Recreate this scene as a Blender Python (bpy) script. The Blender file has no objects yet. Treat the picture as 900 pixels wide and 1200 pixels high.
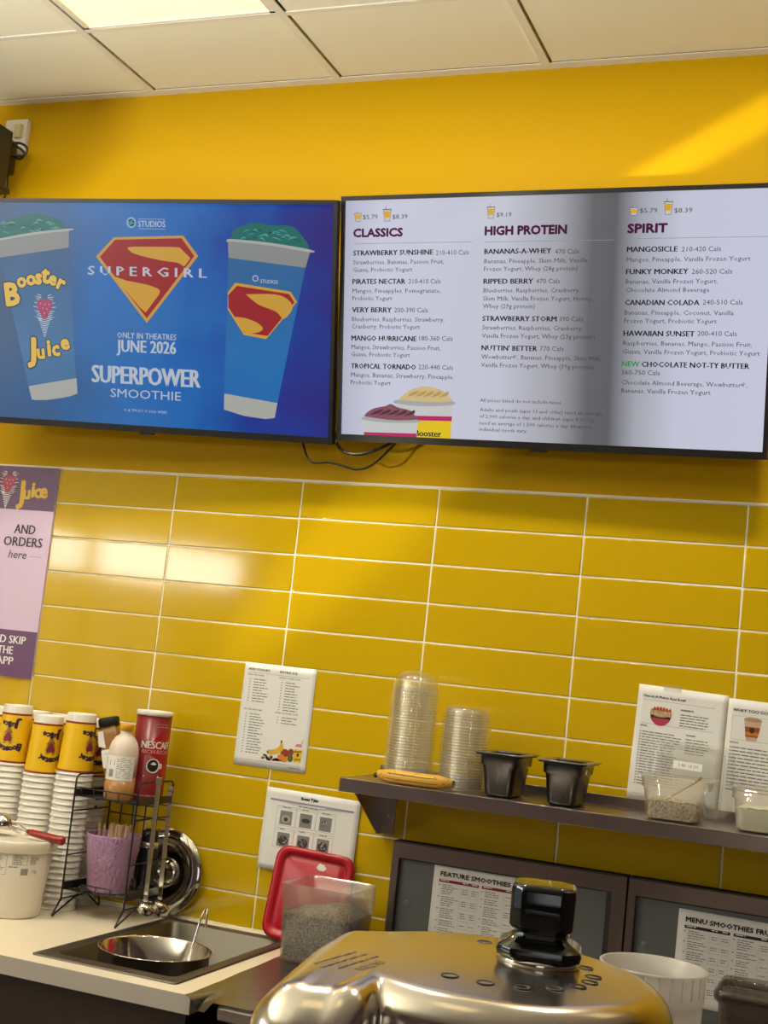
import bpy, bmesh, math, random
from mathutils import Matrix, Vector, Euler
random.seed(7)
PI = math.pi
S = bpy.context.scene
C = S.collection

# ------------------------------------------------------------------ camera
CAM_POS = (2.36826, -3.32562, 1.62189)
YAW, PITCH, ROLL = 0.37764, 0.11875, -0.10699
cam_data = bpy.data.cameras.new('camera'); cam = bpy.data.objects.new('camera', cam_data)
C.objects.link(cam); S.camera = cam
cam_data.sensor_fit = 'HORIZONTAL'; cam_data.sensor_width = 36.0
cam_data.lens = 36.0 * 1564.7 / 900.0
cam_data.clip_start = 0.02; cam_data.clip_end = 60
_R = Matrix.Rotation(YAW, 3, 'Z') @ Matrix.Rotation(PITCH, 3, 'X') @ Matrix.Rotation(ROLL, 3, 'Y')
_r, _f, _u = _R.col[0], _R.col[1], _R.col[2]
cam.matrix_world = Matrix(((_r[0], _u[0], -_f[0], CAM_POS[0]), (_r[1], _u[1], -_f[1], CAM_POS[1]),
                           (_r[2], _u[2], -_f[2], CAM_POS[2]), (0, 0, 0, 1)))

# ------------------------------------------------------------------ world, lights, exposure
S.view_settings.view_transform = 'Standard'; S.view_settings.look = 'None'
S.view_settings.gamma = 1.0; S.view_settings.use_curve_mapping = False
S.view_settings.exposure = 0.06
S.cycles.transparent_max_bounces = 48
S.cycles.max_bounces = 10; S.cycles.glossy_bounces = 6; S.cycles.diffuse_bounces = 5
S.cycles.use_denoising = True
S.cycles.sample_clamp_indirect = 6.0
W = bpy.data.worlds.new('daylight'); S.world = W; W.use_nodes = True
W.node_tree.nodes['Background'].inputs[0].default_value = (0.80, 0.88, 1.0, 1)
W.node_tree.nodes['Background'].inputs[1].default_value = 0.8

def area(name, loc, target, sx, sy, power, col, spread=180):
    d = bpy.data.lights.new(name, 'AREA'); d.shape = 'RECTANGLE'; d.size = sx; d.size_y = sy
    d.energy = power; d.color = col; d.spread = math.radians(spread)
    o = bpy.data.objects.new(name, d); C.objects.link(o); o.location = loc
    o.rotation_euler = (Vector(target) - Vector(loc)).to_track_quat('-Z', 'Y').to_euler()
    return o
def spot(name, loc, target, power, col, size_deg, blend, sx, sy, roll, radius=0.02):
    d = bpy.data.lights.new(name, 'SPOT'); d.energy = power; d.color = col
    d.spot_size = math.radians(size_deg); d.spot_blend = blend; d.shadow_soft_size = radius
    o = bpy.data.objects.new(name, d); C.objects.link(o); o.location = loc
    q = (Vector(target) - Vector(loc)).to_track_quat('-Z', 'Y')
    o.rotation_euler = (q.to_matrix() @ Matrix.Rotation(roll, 3, 'Z')).to_euler()
    o.scale = (sx, sy, 1)
    return o
# daylight coming in at the side window and at the shop front behind the photographer
area('sky_daylight', (-2.34, -3.60, 2.17), (1.5, -1.4, 1.7), 2.3, 0.26, 30, (1.0, 0.99, 0.92))
area('street_daylight', (-2.34, -3.60, 1.45), (0.2, -1.9, 4.6), 2.3, 0.90, 135, (1.0, 0.97, 0.82), 70)
area('shopfront_daylight', (3.45, -6.25, 1.7), (1.4, 0, 1.7), 1.4, 2.0, 10, (1.0, 0.92, 0.80))
sun = bpy.data.lights.new('sun', 'SUN'); sun.energy = 3.0; sun.angle = math.radians(0.6); sun.color = (1.0, 0.90, 0.72)
sun_o = bpy.data.objects.new('sun', sun); C.objects.link(sun_o); sun_o.rotation_euler = Vector((0.80, 0.12, -0.62)).to_track_quat('-Z', 'Y').to_euler()
for x_ in (0.15, 1.15, 2.15): area('added_top_fill', (x_, -0.86, 3.27), (x_, -0.84, 0), 0.16, 0.16, 11, (1.0, 0.91, 0.74))  # added overhead fill lamps with no fixtures, to light the counter from above
# glints of sunlight thrown up through the side window by a car outside
spot('glint_high', (-1.95, -3.40, 1.25), (1.90, 0.008, 3.09), 1300, (1.0, 0.90, 0.62), 12.0, 0.8, 1.0, 0.10, 0.42)
spot('glint_low', (-1.95, -3.30, 1.15), (0.98, 0.0, 1.98), 330, (1.0, 0.90, 0.62), 14.0, 0.9, 1.0, 0.25, 0.9)

# ------------------------------------------------------------------ materials
def mat(name, col, rough=0.5, metal=0.0, spec=0.5, emit=None, estr=0.0, bump=None, alpha=1.0, coat=0.0, var=0.0, trans=0.0, aniso=None):
    m = bpy.data.materials.new(name); m.use_nodes = True
    nt = m.node_tree; b = nt.nodes['Principled BSDF']
    b.inputs['Base Color'].default_value = (*col, 1); b.inputs['Roughness'].default_value = rough
    b.inputs['Metallic'].default_value = metal; b.inputs['Specular IOR Level'].default_value = spec
    b.inputs['Coat Weight'].default_value = coat
    b.inputs['Transmission Weight'].default_value = trans
    b.inputs['Alpha'].default_value = alpha
    if emit: b.inputs['Emission Color'].default_value = (*emit, 1); b.inputs['Emission Strength'].default_value = estr
    if bump or var or aniso:
        tc = nt.nodes.new('ShaderNodeTexCoord'); mp = nt.nodes.new('ShaderNodeMapping')
        nt.links.new(tc.outputs['Object'], mp.inputs['Vector'])
        if aniso: mp.inputs['Scale'].default_value = aniso
        nz = nt.nodes.new('ShaderNodeTexNoise'); nz.inputs['Detail'].default_value = 4
        nz.inputs['Scale'].default_value = bump[0] if bump else 8.0
        nt.links.new(mp.outputs['Vector'], nz.inputs['Vector'])
        if bump:
            bp = nt.nodes.new('ShaderNodeBump'); bp.inputs['Strength'].default_value = bump[1]
            bp.inputs['Distance'].default_value = bump[2] if len(bump) > 2 else 0.002
            nt.links.new(nz.outputs['Fac'], bp.inputs['Height']); nt.links.new(bp.outputs['Normal'], b.inputs['Normal'])
        if var:
            mx = nt.nodes.new('ShaderNodeMix'); mx.data_type = 'RGBA'
            mx.inputs[6].default_value = (*[c * (1 - var) for c in col], 1); mx.inputs[7].default_value = (*[min(1, c * (1 + var)) for c in col], 1)
            nt.links.new(nz.outputs['Fac'], mx.inputs[0]); nt.links.new(mx.outputs[2], b.inputs['Base Color'])
    return m
def clear(name, tint=(1, 1, 1), facing=0.25, rough=0.08, haze=0.0, haze_col=(0.9, 0.9, 0.9)):
    """Thin clear plastic: see-through with a glossy skin, optionally a little milky."""
    m = bpy.data.materials.new(name); m.use_nodes = True; nt = m.node_tree
    for n in list(nt.nodes): nt.nodes.remove(n)
    out = nt.nodes.new('ShaderNodeOutputMaterial'); tr = nt.nodes.new('ShaderNodeBsdfTransparent'); tr.inputs[0].default_value = (*tint, 1)
    gl = nt.nodes.new('ShaderNodeBsdfGlossy'); gl.inputs['Roughness'].default_value = rough; gl.inputs[0].default_value = (1, 1, 1, 1)
    df = nt.nodes.new('ShaderNodeBsdfDiffuse'); df.inputs[0].default_value = (*haze_col, 1)
    tl = nt.nodes.new('ShaderNodeBsdfTranslucent'); tl.inputs[0].default_value = (*haze_col, 1)
    ad = nt.nodes.new('ShaderNodeMixShader'); ad.inputs[0].default_value = 0.5
    nt.links.new(df.outputs[0], ad.inputs[1]); nt.links.new(tl.outputs[0], ad.inputs[2])
    hz = nt.nodes.new('ShaderNodeMixShader'); hz.inputs[0].default_value = haze
    nt.links.new(tr.outputs[0], hz.inputs[1]); nt.links.new(ad.outputs[0], hz.inputs[2])
    fr = nt.nodes.new('ShaderNodeLayerWeight'); fr.inputs[0].default_value = 0.5
    pw = nt.nodes.new('ShaderNodeMath'); pw.operation = 'POWER'; pw.inputs[1].default_value = 3.0
    nt.links.new(fr.outputs['Facing'], pw.inputs[0])
    sc = nt.nodes.new('ShaderNodeMath'); sc.operation = 'MULTIPLY_ADD'; sc.inputs[1].default_value = facing * 2.0; sc.inputs[2].default_value = 0.05 + 0.7 * max(0, facing - 0.3)
    sc.use_clamp = True; nt.links.new(pw.outputs[0], sc.inputs[0])
    mx = nt.nodes.new('ShaderNodeMixShader')
    nt.links.new(sc.outputs[0], mx.inputs[0]); nt.links.new(hz.outputs[0], mx.inputs[1]); nt.links.new(gl.outputs[0], mx.inputs[2])
    nt.links.new(mx.outputs[0], out.inputs[0])
    return m
def glow(name, col, k=1.0):
    """Lit pixels of a display: emits its own colour under a faintly glossy glass."""
    return mat(name, (0.01, 0.01, 0.01), 0.25, spec=0.25, emit=col, estr=k)
def lin(r, g, b):
    f = lambda c: (c / 255 / 12.92) if c / 255 <= 0.04045 else ((c / 255 + 0.055) / 1.055) ** 2.4
    return (f(r), f(g), f(b))

M = {}
M['yellow_paint'] = mat('yellow wall paint', (0.645, 0.378, 0.001), 0.55, spec=0.12, bump=(180, 0.08, 0.001))
M['tile'] = mat('yellow glazed tile', (0.615, 0.400, 0.004), 0.08, spec=0.5, bump=(14, 0.05, 0.002))
M['grout'] = mat('pale grout', (0.92, 0.86, 0.68), 0.8)
M['ceiling'] = mat('ceiling tile', (0.92, 0.90, 0.78), 0.9, spec=0.1, bump=(260, 0.25, 0.001))
M['tee'] = mat('ceiling grid metal', (0.86, 0.83, 0.76), 0.5)
M['gap'] = mat('dark gap', (0.06, 0.045, 0.02), 0.9)
M['wall_dim'] = mat('plum shop wall', (0.14, 0.085, 0.11), 0.7, bump=(90, 0.05, 0.001))
M['wall_white'] = mat('cream shop wall', (0.50, 0.44, 0.36), 0.7, bump=(90, 0.05, 0.001))
M['floor'] = mat('grey floor tile', (0.20, 0.17, 0.15), 0.5, var=0.15)
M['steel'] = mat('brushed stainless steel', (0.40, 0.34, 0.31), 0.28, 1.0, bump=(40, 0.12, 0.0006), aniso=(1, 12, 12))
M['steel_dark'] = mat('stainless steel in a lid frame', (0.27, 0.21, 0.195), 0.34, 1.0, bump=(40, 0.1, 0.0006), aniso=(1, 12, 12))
M['chrome'] = mat('polished steel', (0.66, 0.62, 0.56), 0.10, 1.0)
M['alu'] = mat('polished cast aluminium', (0.60, 0.54, 0.47), 0.20, 1.0, bump=(30, 0.04, 0.001))
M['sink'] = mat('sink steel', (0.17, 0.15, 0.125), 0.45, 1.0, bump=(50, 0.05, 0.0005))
M['cream'] = mat('cream laminate worktop', (0.86, 0.76, 0.59), 0.28, var=0.02)
M['edge'] = mat('shaded worktop edge colour', (0.52, 0.46, 0.40), 0.4)  # shade of the worktop edge put into the colour, greyer than the top
M['darkwood'] = mat('dark cabinet laminate', (0.035, 0.020, 0.012), 0.35, bump=(25, 0.2, 0.001), var=0.3, aniso=(1, 1, 8))
M['black'] = mat('black plastic', (0.012, 0.012, 0.012), 0.18, spec=0.5)
M['black_matt'] = mat('matt black plastic', (0.018, 0.017, 0.015), 0.5)
M['bakelite'] = mat('glossy black knob plastic', (0.004, 0.004, 0.004), 0.06, spec=0.6)
M['wire'] = mat('black coated wire', (0.010, 0.010, 0.011), 0.30)
M['bezel'] = mat('dark grey screen bezel', (0.010, 0.009, 0.009), 0.4)
M['cup_white'] = mat('white paper cup board', (0.86, 0.82, 0.74), 0.55, bump=(420, 0.35, 0.0012))
M['cup_yellow'] = mat('yellow printed cup board', (0.86, 0.52, 0.004), 0.40, bump=(420, 0.35, 0.0012))
M['cup_red'] = mat('dark red printed band', (0.26, 0.008, 0.015), 0.45)
M['logo_purple'] = mat('dark purple print', (0.035, 0.012, 0.035), 0.5)
M['logo_berry'] = mat('berry red print', (0.22, 0.02, 0.05), 0.5)
M['tub_white'] = mat('off white plastic tub', (0.80, 0.76, 0.68), 0.30, trans=0.0)
M['tub_lid'] = mat('cream plastic lid', (0.80, 0.74, 0.62), 0.38, bump=(60, 0.1, 0.001))
M['paper'] = mat('white printer paper', (0.84, 0.83, 0.81), 0.55, spec=0.3)
M['paper_lam'] = mat('laminated white paper', (0.85, 0.84, 0.82), 0.22, spec=0.4)
M['ink'] = mat('black ink', (0.02, 0.017, 0.02), 0.6)
M['ink_grey'] = mat('grey ink', (0.20, 0.19, 0.19), 0.7)
M['ink_red'] = mat('maroon ink', (0.26, 0.012, 0.035), 0.6)
M['red_pl'] = mat('red plastic', (0.46, 0.006, 0.018), 0.28)
M['red_handle'] = mat('dark red handle plastic', (0.30, 0.015, 0.012), 0.22)
M['lilac'] = mat('lilac cup plastic', (0.42, 0.25, 0.44), 0.32, bump=(55, 0.9, 0.004))
M['wood'] = mat('birch stir stick', (0.70, 0.50, 0.30), 0.7, var=0.12)
M['clear'] = clear('clear lid plastic', (0.95, 0.95, 0.94), 0.45, 0.12, 0.07)
M['clear_pan'] = clear('clear food pan plastic', (0.95, 0.95, 0.93), 0.36, 0.06, 0.07)
M['clear_dark'] = clear('smoky jar plastic', (0.55, 0.50, 0.47), 0.30, 0.12, 0.10, (0.28, 0.24, 0.22))
M['milky'] = clear('milky storage box plastic', (0.92, 0.91, 0.90), 0.24, 0.15, 0.10, (0.88, 0.86, 0.84))
M['bucket'] = clear('milky white bucket plastic', (0.85, 0.84, 0.82), 0.18, 0.25, 0.80, (0.86, 0.83, 0.79))
M['glass_pane'] = clear('window glass', (0.97, 0.98, 0.98), 0.15, 0.02)
# ------------------------------------------------------------------ mesh tools
class MB:
    def __init__(s): s.V = []; s.F = []; s.I = []; s.S = []; s.X = Matrix.Identity(4)
    def add(s, vs, fs, mi=0, smooth=False):
        n = len(s.V); s.V += [tuple(s.X @ Vector(v)) for v in vs]
        for f in fs: s.F.append([n + i for i in f]); s.I.append(mi); s.S.append(smooth)
        return s
    def box(s, x0, x1, y0, y1, z0, z1, mi=0):
        vs = [(x0, y0, z0), (x1, y0, z0), (x1, y1, z0), (x0, y1, z0), (x0, y0, z1), (x1, y0, z1), (x1, y1, z1), (x0, y1, z1)]
        return s.add(vs, [(0, 3, 2, 1), (4, 5, 6, 7), (0, 1, 5, 4), (1, 2, 6, 5), (2, 3, 7, 6), (3, 0, 4, 7)], mi)
    def rbox(s, x0, x1, y0, y1, z0, z1, r=0.003, seg=2, mi=0):
        bm = bmesh.new(); bmesh.ops.create_cube(bm, size=1)
        for v in bm.verts: v.co = Vector(((x0 + x1) / 2 + v.co.x * (x1 - x0), (y0 + y1) / 2 + v.co.y * (y1 - y0), (z0 + z1) / 2 + v.co.z * (z1 - z0)))
        bmesh.ops.bevel(bm, geom=list(bm.edges), offset=r, segments=seg, profile=0.5, affect='EDGES')
        bm.verts.index_update(); vs = [v.co.copy() for v in bm.verts]; fs = [[v.index for v in f.verts] for f in bm.faces]; bm.free()
        return s.add(vs, fs, mi, seg > 1)
    def lathe(s, prof, n=32, c=(0, 0, 0), mi=0, smooth=True, closed=False):
        vs = []; fs = []; k = len(prof)
        for i in range(n):
            a = 2 * PI * i / n
            for r, z in prof: vs.append((c[0] + r * math.cos(a), c[1] + r * math.sin(a), c[2] + z))
        for i in range(n):
            j = (i + 1) % n
            for q in range(k - 1 + (1 if closed else 0)):
                p = (q + 1) % k; fs.append((i * k + q, j * k + q, j * k + p, i * k + p))
        return s.add(vs, fs, mi, smooth)
    def loft(s, loops, cap0=True, cap1=True, mi=0, smooth=True):
        n = len(loops[0]); vs = [p for l in loops for p in l]; fs = []
        for a in range(len(loops) - 1):
            for i in range(n):
                j = (i + 1) % n; fs.append((a * n + i, a * n + j, (a + 1) * n + j, (a + 1) * n + i))
        if cap0: fs.append(tuple(reversed(range(n))))
        if cap1: fs.append(tuple(range((len(loops) - 1) * n, len(loops) * n)))
        return s.add(vs, fs, mi, smooth)
    def tube(s, pts, r, n=8, mi=0, closed=False, radii=None):
        P = [Vector(p) for p in pts]; m = len(P); loops = []
        up = Vector((0, 0, 1)); prev = None
        for i in range(m):
            a = P[(i - 1) % m] if (closed or i > 0) else P[i]; b = P[(i + 1) % m] if (closed or i < m - 1) else P[i]
            t = (b - a).normalized()
            if prev is None: u = t.orthogonal().normalized()
            else: u = (prev - t * prev.dot(t)); u = u.normalized() if u.length > 1e-6 else t.orthogonal().normalized()
            prev = u; w = t.cross(u); rr = radii[i] if radii else r
            loops.append([tuple(P[i] + u * (rr * math.cos(2 * PI * k / n)) + w * (rr * math.sin(2 * PI * k / n))) for k in range(n)])
        if closed:
            vs = [p for l in loops for p in l]; fs = []
            for a in range(m):
                b = (a + 1) % m
                for i in range(n): fs.append((a * n + i, a * n + (i + 1) % n, b * n + (i + 1) % n, b * n + i))
            return s.add(vs, fs, mi, True)
        return s.loft(loops, True, True, mi, True)
    def ball(s, c, r, mi=0, n=14, sc=(1, 1, 1)):
        k = 8; prof = [(r * math.sin(PI * i / k), -r * math.cos(PI * i / k)) for i in range(k + 1)]
        vs = []; fs = []
        for i in range(n):
            a = 2 * PI * i / n
            for q, z in prof: vs.append((c[0] + sc[0] * q * math.cos(a), c[1] + sc[1] * q * math.sin(a), c[2] + sc[2] * z))
        for i in range(n):
            j = (i + 1) % n
            for q in range(k): fs.append((i * (k + 1) + q, j * (k + 1) + q, j * (k + 1) + q + 1, i * (k + 1) + q + 1))
        return s.add(vs, fs, mi, True)
    def poly(s, pts, y=0.0, mi=0, fn=None):
        """A flat filled outline in the x-z plane, seen from -y."""
        bm = bmesh.new(); vv = [bm.verts.new((p[0], y, p[1])) for p in pts]
        f = bm.faces.new(vv); bmesh.ops.triangulate(bm, faces=[f]); bm.normal_update()
        flip = sum(g.normal.y * g.calc_area() for g in bm.faces) > 0
        bm.verts.index_update(); vs = [tuple(v.co) for v in bm.verts]; fs = [[v.index for v in g.verts] for g in bm.faces]; bm.free()
        if flip: fs = [f[::-1] for f in fs]
        if fn: vs = [fn(v[0], v[2]) for v in vs]
        return s.add(vs, fs, mi)
    def rect(s, x0, x1, z0, z1, y=0.0, mi=0, fn=None): return s.poly([(x0, z0), (x1, z0), (x1, z1), (x0, z1)], y, mi, fn)
    def disc(s, cx, cz, rx, rz=None, y=0.0, mi=0, n=24, fn=None):
        rz = rz or rx
        return s.poly([(cx + rx * math.cos(2 * PI * i / n), cz + rz * math.sin(2 * PI * i / n)) for i in range(n)], y, mi, fn)
    def text(s, body, x0, x1, z, cap, y=0.0, bold=0.0, mi=0, fn=None, rot=0.0, flip=False, shear=0.0):
        """Lettering in the x-z plane: cap height 'cap', stretched to run from x0 to x1 on base line z."""
        V, F, bx0, bx1 = glyphs(body)
        sx = (x1 - x0) / max(1e-6, bx1 - bx0); sz = cap / CAPH
        cx, cz = (x0 + x1) / 2, z + cap / 2; w_ = bold * cap
        ring = [(0, 0)] if not bold else [(-w_, 0), (w_, 0)] if bold < 0.06 else [(w_ * math.cos(PI * k / 4), w_ * math.sin(PI * k / 4)) for k in range(8)]
        if len(body) < 3 and 0.03 < bold < 0.06: ring.append((0, 0))
        for q_, (ex, ez) in enumerate(ring):
            out = []; yy = y - 0.00003 * q_; f_ = (fn if not isinstance(fn, (list, tuple)) else fn[q_ % len(fn)]) if fn else None
            for (a, b) in V:
                px = x0 + (a - bx0) * sx + ex; pz = z + b * sz + ez; px += shear * (pz - z)
                if rot or flip:
                    dx, dz = px - cx, pz - cz; t = rot + (PI if flip else 0)
                    px = cx + dx * math.cos(t) - dz * math.sin(t); pz = cz + dx * math.sin(t) + dz * math.cos(t)
                out.append(f_(px, pz) if f_ else (px, yy, pz))
            s.add(out, F, mi)
        return s
    def build(s, name, mats, parent=None, loc=None, rot=None):
        me = bpy.data.meshes.new(name); me.from_pydata(s.V, [], s.F)
        for m in (mats if isinstance(mats, (list, tuple)) else [mats]): me.materials.append(M[m] if isinstance(m, str) else m)
        me.polygons.foreach_set('material_index', s.I); me.polygons.foreach_set('use_smooth', s.S); me.update()
        o = bpy.data.objects.new(name, me); C.objects.link(o)
        if parent: o.parent = parent
        if loc: o.location = loc
        if rot: o.rotation_euler = rot
        return o
_glyph_cache = {}
def glyphs(body):
    key = body
    if key in _glyph_cache: return _glyph_cache[key]
    cu = bpy.data.curves.new('t', 'FONT'); cu.body = body; cu.resolution_u = 2 if len(body) < 14 else 1
    ob = bpy.data.objects.new('t', cu); me = ob.to_mesh()
    V = [(v.co.x, v.co.y) for v in me.vertices]; F = [list(p.vertices) for p in me.polygons]
    ob.to_mesh_clear(); bpy.data.objects.remove(ob); bpy.data.curves.remove(cu)
    xs = [v[0] for v in V] or [0, 1]
    _glyph_cache[key] = (V, F, min(xs), max(xs)); return _glyph_cache[key]
CAPH = 0.7
CAPH = max(v[1] for v in glyphs('H')[0])

def arc(cx, cz, r, a0, a1, n=6): return [(cx + r * math.cos(a0 + (a1 - a0) * i / n), cz + r * math.sin(a0 + (a1 - a0) * i / n)) for i in range(n + 1)]
def rrect(x0, x1, y0, y1, r, n=5):
    r = min(r, (x1 - x0) / 2 - 1e-5, (y1 - y0) / 2 - 1e-5)
    return arc(x1 - r, y1 - r, r, 0, PI / 2, n) + arc(x0 + r, y1 - r, r, PI / 2, PI, n) + arc(x0 + r, y0 + r, r, PI, 1.5 * PI, n) + arc(x1 - r, y0 + r, r, 1.5 * PI, 2 * PI, n)
def lp(pts, z): return [(p[0], p[1], z) for p in pts]
def smoothpath(pts, k=6):
    P = [Vector(p) for p in pts]; out = []
    for i in range(len(P) - 1):
        a = P[max(0, i - 1)]; b = P[i]; c = P[i + 1]; d = P[min(len(P) - 1, i + 2)]
        for j in range(k):
            t = j / k
            out.append(tuple(0.5 * ((2 * b) + (c - a) * t + (2 * a - 5 * b + 4 * c - d) * t * t + (3 * b - a - 3 * c + d) * t ** 3)))
    out.append(tuple(P[-1])); return out
def roundpath(pts, r, n=5):
    """Polyline with its inner corners rounded."""
    P = [Vector(p) for p in pts]; out = [tuple(P[0])]
    for i in range(1, len(P) - 1):
        a, b, c = P[i - 1], P[i], P[i + 1]; ra = min(r, (a - b).length / 2, (c - b).length / 2)
        p0 = b + (a - b).normalized() * ra; p1 = b + (c - b).normalized() * ra
        for j in range(n + 1):
            t = j / n; out.append(tuple((1 - t) ** 2 * p0 + 2 * t * (1 - t) * b + t * t * p1))
    out.append(tuple(P[-1])); return out

# ------------------------------------------------------------------ naming
def tag(o, label, cat, group=None, kind=None):
    o['label'] = label; o['category'] = cat
    if group: o['group'] = group
    if kind: o['kind'] = kind
    return o
def thing(name, label, cat, loc=(0, 0, 0), rot=(0, 0, 0), group=None):
    o = bpy.data.objects.new(name, None); C.objects.link(o); o.empty_display_size = 0.05
    o.location = loc; o.rotation_euler = rot
    return tag(o, label, cat, group)
def struct(o): o['kind'] = 'structure'; return o
def dup(o, loc=None, label=None, rot=None, parent=None):
    c = o.copy(); C.objects.link(c)
    if parent: c.parent = parent
    if loc is not None: c.location = loc
    if rot is not None: c.rotation_euler = rot
    if label: c['label'] = label
    for ch in list(o.children): dup(ch, parent=c)
    return c
ORD = ['', 'first', 'second', 'third', 'fourth', 'fifth', 'sixth', 'seventh', 'eighth', 'ninth', 'tenth', 'eleventh', 'twelfth', 'thirteenth', 'fourteenth', 'fifteenth', 'sixteenth', 'seventeenth', 'eighteenth', 'nineteenth', 'twentieth']
def nth(n):
    if n <= 20: return ORD[n]
    t = {2: 'twenty', 3: 'thirty', 4: 'forty'}[n // 10]
    return (t + '-' + ORD[n % 10]) if n % 10 else {3: 'thirtieth', 4: 'fortieth'}[n // 10]

# ------------------------------------------------------------------ the room
CEIL = 3.290; TILE_TOP = 2.120; TW = 0.400; TH = 0.10236; CZ = 0.900
XL, XR, YB = -2.20, 4.30, -6.00
w = MB(); w.box(XL, XR, 0.008, 0.16, 0, CEIL + 0.1); wall_back = struct(w.build('wall_back', 'yellow_paint'))
g = MB(); g.box(XL, XR, 0.0015, 0.009, CZ + 0.004, TILE_TOP + 0.002); g.build('grout', 'grout', wall_back)
g = MB(); g.box(XL, XR, -0.0015, 0.0085, TILE_TOP, TILE_TOP + 0.006); g.build('edge_strip', 'grout', wall_back)
tm = MB(); gp = 0.0019
for i in range(-6, 11):
    for j in range(12):
        x0, x1 = i * TW + gp, (i + 1) * TW - gp; z1, z0 = TILE_TOP - j * TH - gp, max(TILE_TOP - (j + 1) * TH + gp, 0.910)
        if x0 < XL or x1 > XR: continue
        a, b = random.gauss(0, 0.0022), random.gauss(0, 0.004); e = 0.0016
        def P(x, z, y): return (x, y + a * (x - (x0 + x1) / 2) + b * (z - (z0 + z1) / 2), z)
        vs = [P(x0, z0, 0.0018), P(x1, z0, 0.0018), P(x1, z1, 0.0018), P(x0, z1, 0.0018),
              P(x0 + e * .4, z0 + e * .4, 0.0004), P(x1 - e * .4, z0 + e * .4, 0.0004), P(x1 - e * .4, z1 - e * .4, 0.0004), P(x0 + e * .4, z1 - e * .4, 0.0004),
              P(x0 + e * 1.6, z0 + e * 1.6, 0), P(x1 - e * 1.6, z0 + e * 1.6, 0), P(x1 - e * 1.6, z1 - e * 1.6, 0), P(x0 + e * 1.6, z1 - e * 1.6, 0)]
        fs = []
        for l in (0, 4):
            for k in range(4): fs.append((l + k, l + (k + 1) % 4, l + 4 + (k + 1) % 4, l + 4 + k))
        tm.add(vs, fs, 0, True); tm.add(vs[8:], [(0, 1, 2, 3)])
tm.build('tiles', 'tile', wall_back)
w = MB(); w.box(XL, XR, -0.006, 0.004, CZ, CZ + 0.008); struct(w.build('trim_1', 'grout'))
# side walls, shop front, floor
w = MB(); wy0, wy1, wz0, wz1 = -4.85, -2.35, 0.95, 2.30
w.box(XL - 0.12, XL, YB, wy0, 0, CEIL); w.box(XL - 0.12, XL, wy1, 0.16, 0, CEIL); w.box(XL - 0.12, XL, wy0, wy1, 0, wz0); w.box(XL - 0.12, XL, wy0, wy1, wz1, CEIL)
struct(w.build('wall_left', 'wall_white'))
w = MB(); w.box(XR, XR + 0.12, YB, 0.16, 0, CEIL); struct(w.build('wall_right', 'wall_dim'))
w = MB(); fx0, fx1, fz0, fz1 = 2.70, 4.15, 0.5, 2.75
w.box(XL, fx0, YB - 0.12, YB, 0, CEIL); w.box(fx1, XR, YB - 0.12, YB, 0, CEIL); w.box(fx0, fx1, YB - 0.12, YB, 0, fz0); w.box(fx0, fx1, YB - 0.12, YB, fz1, CEIL)
struct(w.build('wall_front', 'wall_dim'))
w = MB(); w.box(XL - 0.12, XR + 0.12, YB - 0.12, 0.16, -0.1, 0); struct(w.build('floor', 'floor'))
w = MB()
for k in range(5):
    y = wy0 + (wy1 - wy0) * k / 4; w.box(XL - 0.08, XL - 0.03, y - 0.02, y + 0.02, wz0, wz1)
w.box(XL - 0.08, XL - 0.03, wy0, wy1, wz0, wz0 + 0.04); w.box(XL - 0.08, XL - 0.03, wy0, wy1, wz1 - 0.04, wz1)
win = struct(w.build('window_1', 'black_matt')); p = MB(); p.box(XL - 0.057, XL - 0.053, wy0, wy1, wz0, wz1); p.build('pane', 'glass_pane', win)
w = MB()
for k in range(4):
    x = fx0 + (fx1 - fx0) * k / 3; w.box(x - 0.03, x + 0.03, YB - 0.08, YB - 0.03, fz0, fz1)
w.box(fx0, fx1, YB - 0.08, YB - 0.03, fz0, fz0 + 0.06); w.box(fx0, fx1, YB - 0.08, YB - 0.03, fz1 - 0.06, fz1)
win = struct(w.build('window_2', 'black_matt')); p = MB(); p.box(fx0, fx1, YB - 0.057, YB - 0.053, fz0, fz1); p.build('pane', 'glass_pane', win)
# suspended ceiling: grid lines as seen, tiles laid in
GX0, GSP = 0.168, 0.616; GY = [-0.022, -0.384] + [-0.384 - 0.616 * k for k in range(1, 10)]
cl = MB(); cl.box(XL - 0.12, XR + 0.12, YB - 0.12, 0.16, CEIL + 0.06, CEIL + 0.14); ceiling = struct(cl.build('ceiling', 'gap'))
gx = [GX0 + GSP * k for k in range(-4, 8)]
gx = [XL] + [x for x in gx if XL + 0.05 < x < XR - 0.05] + [XR]; gy = [g_ for g_ in GY if g_ > YB] + [YB]
LIGHT_AT = {(0, 1), (2, 1), (4, 1), (0, 4), (2, 4)}     # bays that hold a light
def bay(i, j): return gx[i], gx[i + 1], gy[j + 1], gy[j]
i0 = min(range(len(gx)), key=lambda k: abs(gx[k] - GX0))
t = MB(); lights = []
for i in range(len(gx) - 1):
    for j in range(len(gy) - 1):
        x0, x1, y0, y1 = bay(i, j)
        if (i - i0, j) in LIGHT_AT or (i - i0 == -2 and j == 1): lights.append((x0, x1, y0, y1, i - i0, j)); continue
        t.box(x0 + 0.004, x1 - 0.004, y0 + 0.004, y1 - 0.004, CEIL + 0.004, CEIL + 0.02)
t.build('ceiling_tiles', 'ceiling', ceiling)
t = MB()
for x in gx[1:-1]: t.box(x - 0.026, x - 0.0025, YB, -0.0245, CEIL, CEIL + 0.004)
for y in gy[1:-1]:
    for k in range(len(gx) - 1): t.box(gx[k] + 0.0025 * 0, gx[k + 1], y - 0.018, y - 0.0015, CEIL + 0.0005, CEIL + 0.0042)
t.build('grid', 'tee', ceiling)
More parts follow.
